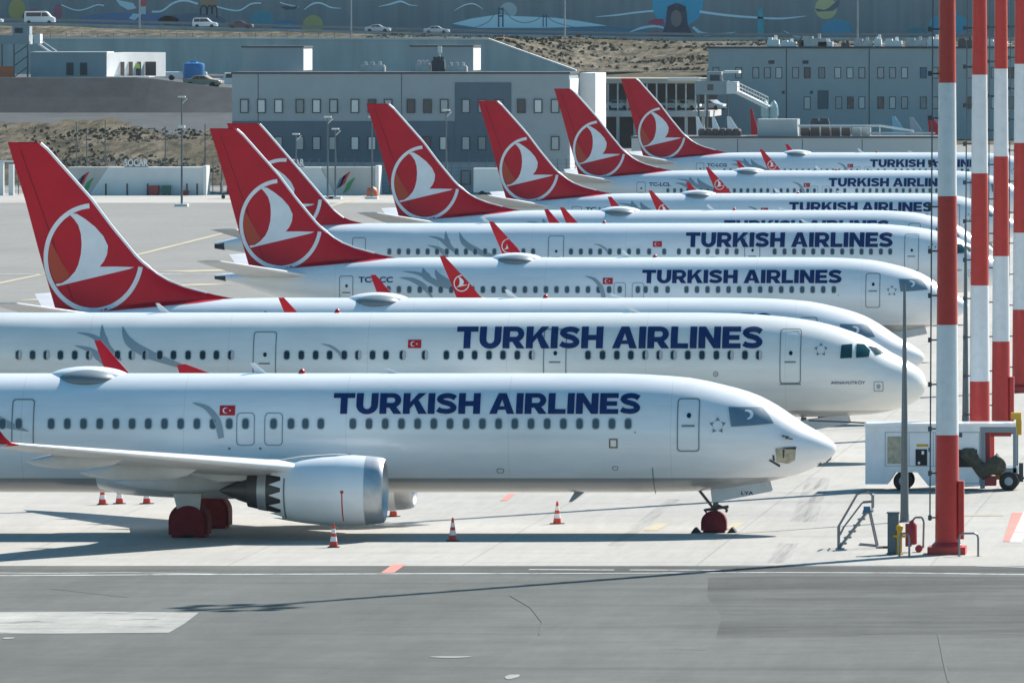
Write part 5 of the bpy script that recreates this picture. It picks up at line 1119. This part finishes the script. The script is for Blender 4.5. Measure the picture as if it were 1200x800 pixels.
# ------------------------------------------------------------------ foreground masts, posts, equipment
def mast(px, py, s, label, h=30.0):
    b = empty('light_mast', (X(px,s), F/s, 0), label, 'light mast', 'red and white apron masts')
    rad = lambda z: .40-.22*min(1, z/h)-.0*z
    n = 16; cuts = [.32,3.9,7.5,11.7,15.4,19.3,23,26.6,h]
    for i in range(len(cuts)-1):
        a, c = cuts[i], cuts[i+1]; m = MB(); m.lathe([(a, rad(a)), ((a+c)/2, rad((a+c)/2)), (c-.004, rad(c))], (0,0,0), n, axis='z', caps=True)
        m.build('shaft_band', M_pole_r if i % 2 == 0 else M_pole_w, b, smooth=True)
    m = MB().box(-.62,.62,-.62,.62,0,.26).lathe([(.26,.52),(.32,.50),(.40,.41)], (0,0,0), 16, axis='z'); m.box(rad(1)-.02, rad(1)+.16, -.2,.2,.5,2.4)
    m.build('base', M_pole_r, b)
    m = MB(); xr = -(rad(8)+.22); m.tube((xr,-.1,1.1), (xr+.16,-.1,h), .026, n=6); 
    m.build('climbing_rail', M_steel, b)
    z = 1.2
    while z < h: m = MB(); m.tube((xr-.04,-.1,z), (-rad(z)+.03,0,z), .028, n=5); m.box(xr-.06, xr+.06, -.14, -.06, z-.08, z+.08); z += 1.45; m.build('rail_bracket', M_roof, b)
    m = MB(); m.lathe([(h-.6,1.3),(h-.45,1.3),(h-.45,1.15),(h-.6,1.15)], (0,0,0), 20, axis='z'); m.tube((0,0,h),(0,0,h+1.2),.05)
    for i in range(4): a = math.pi/2*i; m.tube((0,0,h-.5),(1.2*math.cos(a),1.2*math.sin(a),h-.5),.05)
    m.build('head_frame', M_steel, b)
    for i in range(8):
        a = math.pi/4*i; x_, y_ = 1.5*math.cos(a), 1.5*math.sin(a); MB().box(x_-.3, x_+.3, y_-.3, y_+.3, h-.95, h-.55).build('floodlight', M_steel, b)
    return b
mast(1110, 649, 35.84, 'nearest and thickest red and white mast, beside the steel steps')
mast(1148, 568, 31.2, 'second red and white mast from the left, rising behind the white power cart')
mast(1173, 508, 27.75, 'third red and white mast from the left')
mast(1196, 460, 25.0, 'rightmost red and white mast, cut by the edge of the view')
def post(px, s, h, label):
    b = empty('lamp_post', (X(px,s), F/s, 0), label, 'lamp post')
    MB().lathe([(0,.15),(h*.5,.10),(h,.045)], (0,0,0), 12, axis='z', caps=True).build('pole', M_steel, b, smooth=True); MB().lathe([(0,.22),(.05,.22),(.06,.16),(.3,.155)], (0,0,0), 12, axis='z').build('base_plate', M_steel, b)
post(1060, 33.7, 8.25, 'bare grey tapered pole standing left of the nearest mast')
post(1131.5, 27.0, 8.6, 'bare grey tapered pole seen between the two left masts')

# cones
def cone_proto():
    b = empty('traffic_cone', (0,0,0), None, 'traffic cone', 'traffic cones round the parked aircraft')
    m = MB(); m.box(-.19,.19,-.19,.19,0,.03); m.build('base', M_rubber, b, bevel=.008)
    m = MB()
    rr = lambda z: .145-.115*(z-.03)/.75
    cuts = [.03,.20,.36,.47,.62,.78]
    for i in range(5): m.lathe([(cuts[i], rr(cuts[i])), (cuts[i+1], rr(cuts[i+1]))], (0,0,0), 16, axis='z', mi=1 if i in (1,3) else 0)
    m.lathe([(.78,.03),(.781,.001)], (0,0,0), 16, axis='z'); m.build('cone_body', [M_conered, M_conew], b, smooth=True); return b
cp_ = cone_proto()
cl = [(391,641.5,'front-most striped cone, standing before the near engine'),(530.5,634,'striped cone in the shadow band right of the near engine'),(653,614,'striped cone standing alone under the middle of the nearest fuselage'),(461,605.5,'cone mostly hidden behind the near engine intake'),
      (120,591.5,'leftmost striped cone under the near wing'),(140,590.5,'striped cone just right of the leftmost one'),(172,590.5,'small striped cone left of the red wheel covers'),(1030,585,None)]
for i, (px, py, lab) in enumerate(cl[:7]):
    o = cp_ if i == 0 else copy_tree(cp_); o.location = gnd(px, py, 0)+Vector((0,0,.013)); o['label'] = lab; o.rotation_euler.z = i*.4
# chocks at the nearest nose wheel
for i, (dx, lab) in enumerate(((.62,'dark wheel chock ahead of the nearest nose wheel'),(-.62,'dark wheel chock behind the nearest nose wheel'))):
    m = MB().prism([(-.16,0),(.16,0),(.03,.17),(-.03,.17)], -.32, .32).tube((0,-.34,.12),(0,.34,.12),.03); o = m.build('wheel_chock', M_rubber); o.location = ((980-XV)/34.4-4.16+dx, F/34.4, .013); tag(o, lab, 'wheel chock', 'wheel chocks')

# ground power cart
s = 31.6; b = empty('power_cart', (X(1014,s), F/s, 0), 'white ground power cart with an open frame at its right end, behind the nearest mast', 'ground cart')
q = lambda px: (px-1014)/s
zz = lambda py: (575-py)/s
M_pc = mat('cart_white_paint', (.80,.82,.84), .4, noise=.07, nscale=2)
bd = MB(); bd.prism([(q(1014),zz(567)),(q(1014),zz(500)),(q(1148),zz(500)),(q(1148),zz(569)),(q(1088),zz(569)),(q(1075),zz(553)),(q(1049),zz(553)),(q(1040),zz(567))], 0, 1.9); bd.build('body', M_pc, b)
MB().box(q(1012.5), q(1190), -.06, 1.96, zz(499.8), zz(496)).build('roof', M_white, b)
for a, c, t, d in ((1037,1150,506,546),(1065,1094,506,546),(1096,1148,506,566)): 
    f = MB(); X0, X1, Z0, Z1 = q(a), q(c), zz(d), zz(t)
    for aa in ((X0,X1,Z1-.02,Z1),(X0,X1,Z0,Z0+.02),(X0,X0+.02,Z0+.021,Z1-.021),(X1-.02,X1,Z0+.021,Z1-.021)): f.box(aa[0],aa[1],-.012-.004*(a%3),-.001,aa[2],aa[3])
    f.build('panel_joint', M_swoosh, b)
MB().box(q(1040), q(1056), -.02, -.002, zz(543), zz(511)).build('grille', M_beige, b)
cpn = MB().box(q(1073), q(1086.5), -.035, -.002, zz(545), zz(526)).build('control_panel', M_rubber, b)
MB().lathe([(-.045,.05),(-.036,.05)], (q(1077),0,zz(542)), 10, axis='y', caps=True).build('dial', M_white, cpn); MB().box(q(1080), q(1083), -.045, -.036, zz(532), zz(528)).build('display', M_white, cpn)
MB().box(q(1088), q(1091), -.02, -.002, zz(529), zz(524)).build('label_plate', M_wblue, b)
MB().box(q(1074), q(1088), -.014, -.002, zz(523), zz(520)).build('label_plate', M_yellow, b)
MB().box(q(1098), q(1145), -.03, -.002, zz(547), zz(526.5)).build('hose_bay', M_rubber, b)
MB().box(q(1124), q(1127.5), -.03, -.002, zz(512), zz(507)).build('lamp', M_roof, b)
fr = MB()
for a, c, t, d in ((1148.6,1154,499.9,572),(1187,1191,500,554)): fr.box(q(a), q(c), .02, .14, zz(d), zz(t)); fr.box(q(a), q(c), 1.74, 1.86, zz(d), zz(t))
fr.box(q(1154.1), q(1186.9), .02, .14, zz(506.5), zz(500.5)); fr.box(q(1154.1), q(1192), .02, 1.86, zz(555), zz(548)); fr.build('frame', mat('frame_blue_grey', (.20,.26,.30), .5), b)
# tarpaulined hose bundle
tp_ = MB(); rr = []
for i, (x, z, r) in enumerate([(1125,530,.05),(1131,532,.3),(1140,535,.34),(1149,548,.26),(1154,550,.3),(1162,545,.30),(1170,542,.38),(1175,543,.22),(1177,544,.04)]):
    rr.append([(q(x)+.08*math.sin(3*a+i), -.05+.55*r*math.cos(a)*1.1*(1+.12*math.sin(4*a+i)), zz(z)-.05+r*math.sin(a)*(1+.12*math.cos(5*a+2*i))) for a in [2*math.pi*j/18 for j in range(18)]])
tp_.loft(rr); tp_.build('hose_cover', mat('olive_tarpaulin', (.075,.068,.05), .85, noise=.35, nscale=5), b, smooth=True)
rc = MB().box(q(1150), q(1167), .1, .6, zz(569), zz(558)).box(q(1154), q(1159.5), .5, .62, zz(545), zz(507)); rc.build('red_box', M_binred, b)
MB().box(q(1160), q(1184), .7, .8, zz(512), zz(506.8)).build('red_bar', M_binred, b)
MB().box(q(1166), q(1176), .3, .8, zz(562), zz(553)).build('yellow_part', M_yellow, b)
for px, yy in ((1058,.2),(1058,1.7),(1182,.1),(1182,1.75)):
    wz = .36; w_ = MB().lathe([(-.11,.2),(-.11,.32),(-.07,.36),(.07,.36),(.11,.32),(.11,.2)], (q(px), yy, wz), 24, axis='y', caps=True).build('wheel', M_rubber, b, smooth=True); MB().lathe([(-.125,.14),(-.112,.16)], (q(px), yy, wz), 16, axis='y', caps=True).build('rim', M_swoosh, w_)
MB().path([(q(1190),.9,.35),(q(1200),.9,.45),(q(1202),.9,1.6)], .04).box(q(1193), q(1198), .8, 1.0, .3, 1.0).build('tow_bar', M_roof, b)
m = MB().box(q(1184), q(1196), .5, .8, zz(492), zz(484)).box(q(1190), q(1196.5), .5, .7, zz(510), zz(492.3)); m.build('amber_lamp', M_yellow, b)
MB().path([(q(1014),.5,2.5),(q(1000),.6,2.52),(q(945),1.5,2.55)], .03).build('cable', M_roof, b)

# steel steps
s = 195328/(643-24)/1.0; yb_ = s; s = F/yb_; b = empty('maintenance_steps', (X(981,s), F/s, 0), 'small empty steel step ladder on the apron by the nearest mast', 'steps')
q = lambda px: (px-981)/s
zz = lambda py: (643-py)/s
M_st = mat('dull_steel_tube', (.22,.24,.25), .4, metal=.6)
m = MB()
for yy in (0, .75):
    m.path([(q(982),yy,0),(q(982),yy,zz(617)),(q(1004),yy,zz(579)),(q(1016),yy,zz(576)),(q(1022),yy,zz(580)),(q(1022),yy,zz(596))], .03)
    m.path([(q(983),yy,zz(628)),(q(988),yy,zz(618)),(q(1010),yy,zz(589)),(q(1021),yy,zz(588))], .025)
    m.tube((q(1018),yy,zz(597)), (q(1028),yy,0), .03); m.tube((q(1006),yy,zz(638)), (q(1028),yy,zz(640)), .025)
m.tube((q(1028),0,.05),(q(1028),.75,.05),.03); m.tube((q(1022),0,zz(580)),(q(1022),.75,zz(580)),.03)
m.build('handrail', M_st, b)
st = MB()
for yy in (.02, .72): st.tube((q(983),yy,.03), (q(1017),yy,zz(598)), .045)
st.build('stringer', M_st, b)
for i in range(6): t = (i+.8)/6.3; x_ = q(983)+t*(q(1017)-q(983)); z_ = t*zz(598); MB().box(x_-.12, x_+.12, .05, .7, z_-.015, z_+.025).build('tread', M_st, b)
MB().box(q(1011), q(1023), 0, .75, zz(600), zz(597.5)).build('platform', M_st, b)
MB().box(q(1012), q(1020), -.03, -.005, zz(600), zz(593)).build('sign_plate', M_wblue, b)
MB().path([(q(1028),.1,.03),(q(1034),.2,.03),(q(1041),.2,.03)], .06).build('wheel', M_rubber, b)

# cabinet, yellow post, extinguisher, barrier hoops at the mast foot
def prop(px, py): s_ = (py-24)/17.44; return (X(px,s_), F/s_, 0), s_
l, s = prop(1040, 650)
b = empty('power_cabinet', l, 'narrow grey cabinet left of the yellow post', 'cabinet'); MB().box(0,.36,0,.4,.06,1.35).build('body', M_steel, b, bevel=.02); MB().box(-.03,.39,-.03,.43,1.352,1.40).build('lid', M_steel, b); MB().box(-.03,.39,-.03,.43,0,.058).build('plinth', M_green, b); MB().box(.28,.31,-.02,-.002,.6,.8).build('handle', M_roof, b)
l, s = prop(1054, 650)
b = empty('hydrant', l, 'short yellow hydrant post between the grey cabinet and red extinguisher', 'hydrant'); MB().lathe([(0,.13),(.05,.13),(.06,.09),(.8,.09),(.84,.12),(.95,.12),(1.0,.05)], (0,0,0), 14, axis='z', caps=True).build('post', M_yellow, b, smooth=True); MB().tube((-.2,0,.62),(.2,0,.62),.05).build('outlet', M_yellow, b)
l, s = prop(1069, 647)
b = empty('fire_extinguisher', l, 'large red wheeled fire extinguisher with a bent steel handle', 'fire extinguisher'); MB().lathe([(.25,.05),(.28,.16),(.9,.16),(1.0,.08),(1.06,.05)], (0,0,0), 16, axis='z', caps=True).box(-.22,-.02,-.1,.1,.2,.95).build('cylinder', M_binred, b, smooth=True)
MB().lathe([(-.04,.12),(.04,.12)], (.22,-.12,.13), 14, axis='y', caps=True).build('wheel', M_binred, b); MB().lathe([(-.04,.12),(.04,.12)], (.22,.12,.13), 14, axis='y', caps=True).build('wheel', M_binred, b); MB().path([(-.1,0,.9),(.1,0,1.15),(.32,0,1.15),(.38,0,1.0),(.36,0,.15)], .035).build('handle', M_st, b)
for i, (px, py, w_, lab) in enumerate(((1054,652,.32,'low steel hoop barrier in front of the yellow post'),(1124,652,.62,'low steel hoop barrier against the right side of the nearest mast'))):
    l, s = prop(px, py); o = MB().path([(0,0,0),(0,0,.62),(.04,0,.72),(.12,0,.76),(w_-.12,0,.76),(w_-.04,0,.72),(w_,0,.62),(w_,0,0)], .035, 8).lathe([(0,.08),(.02,.08)], (0,0,0), 10, axis='z', caps=True).lathe([(0,.08),(.02,.08)], (w_,0,0), 10, axis='z', caps=True).build('hoop_barrier', M_st); o.location = l; tag(o, lab, 'barrier', 'steel hoops at the mast foot')

# ------------------------------------------------------------------ thin haze in the air
hz = MB().box(-410, 390, -60, 1890, -1.0, 38).build('haze', [])
hm = bpy.data.materials.new('haze'); hm.use_nodes = True; hn = hm.node_tree; hn.nodes.clear()
ho = hn.nodes.new('ShaderNodeOutputMaterial'); hv = hn.nodes.new('ShaderNodeVolumePrincipled'); hn.links.new(hv.outputs[0], ho.inputs['Volume'])
hv.inputs['Color'].default_value = (.78,.90,1,1); hv.inputs['Density'].default_value = .000018; hv.inputs['Anisotropy'].default_value = .2
hz.data.materials.append(hm); tag(hz, kind='stuff')
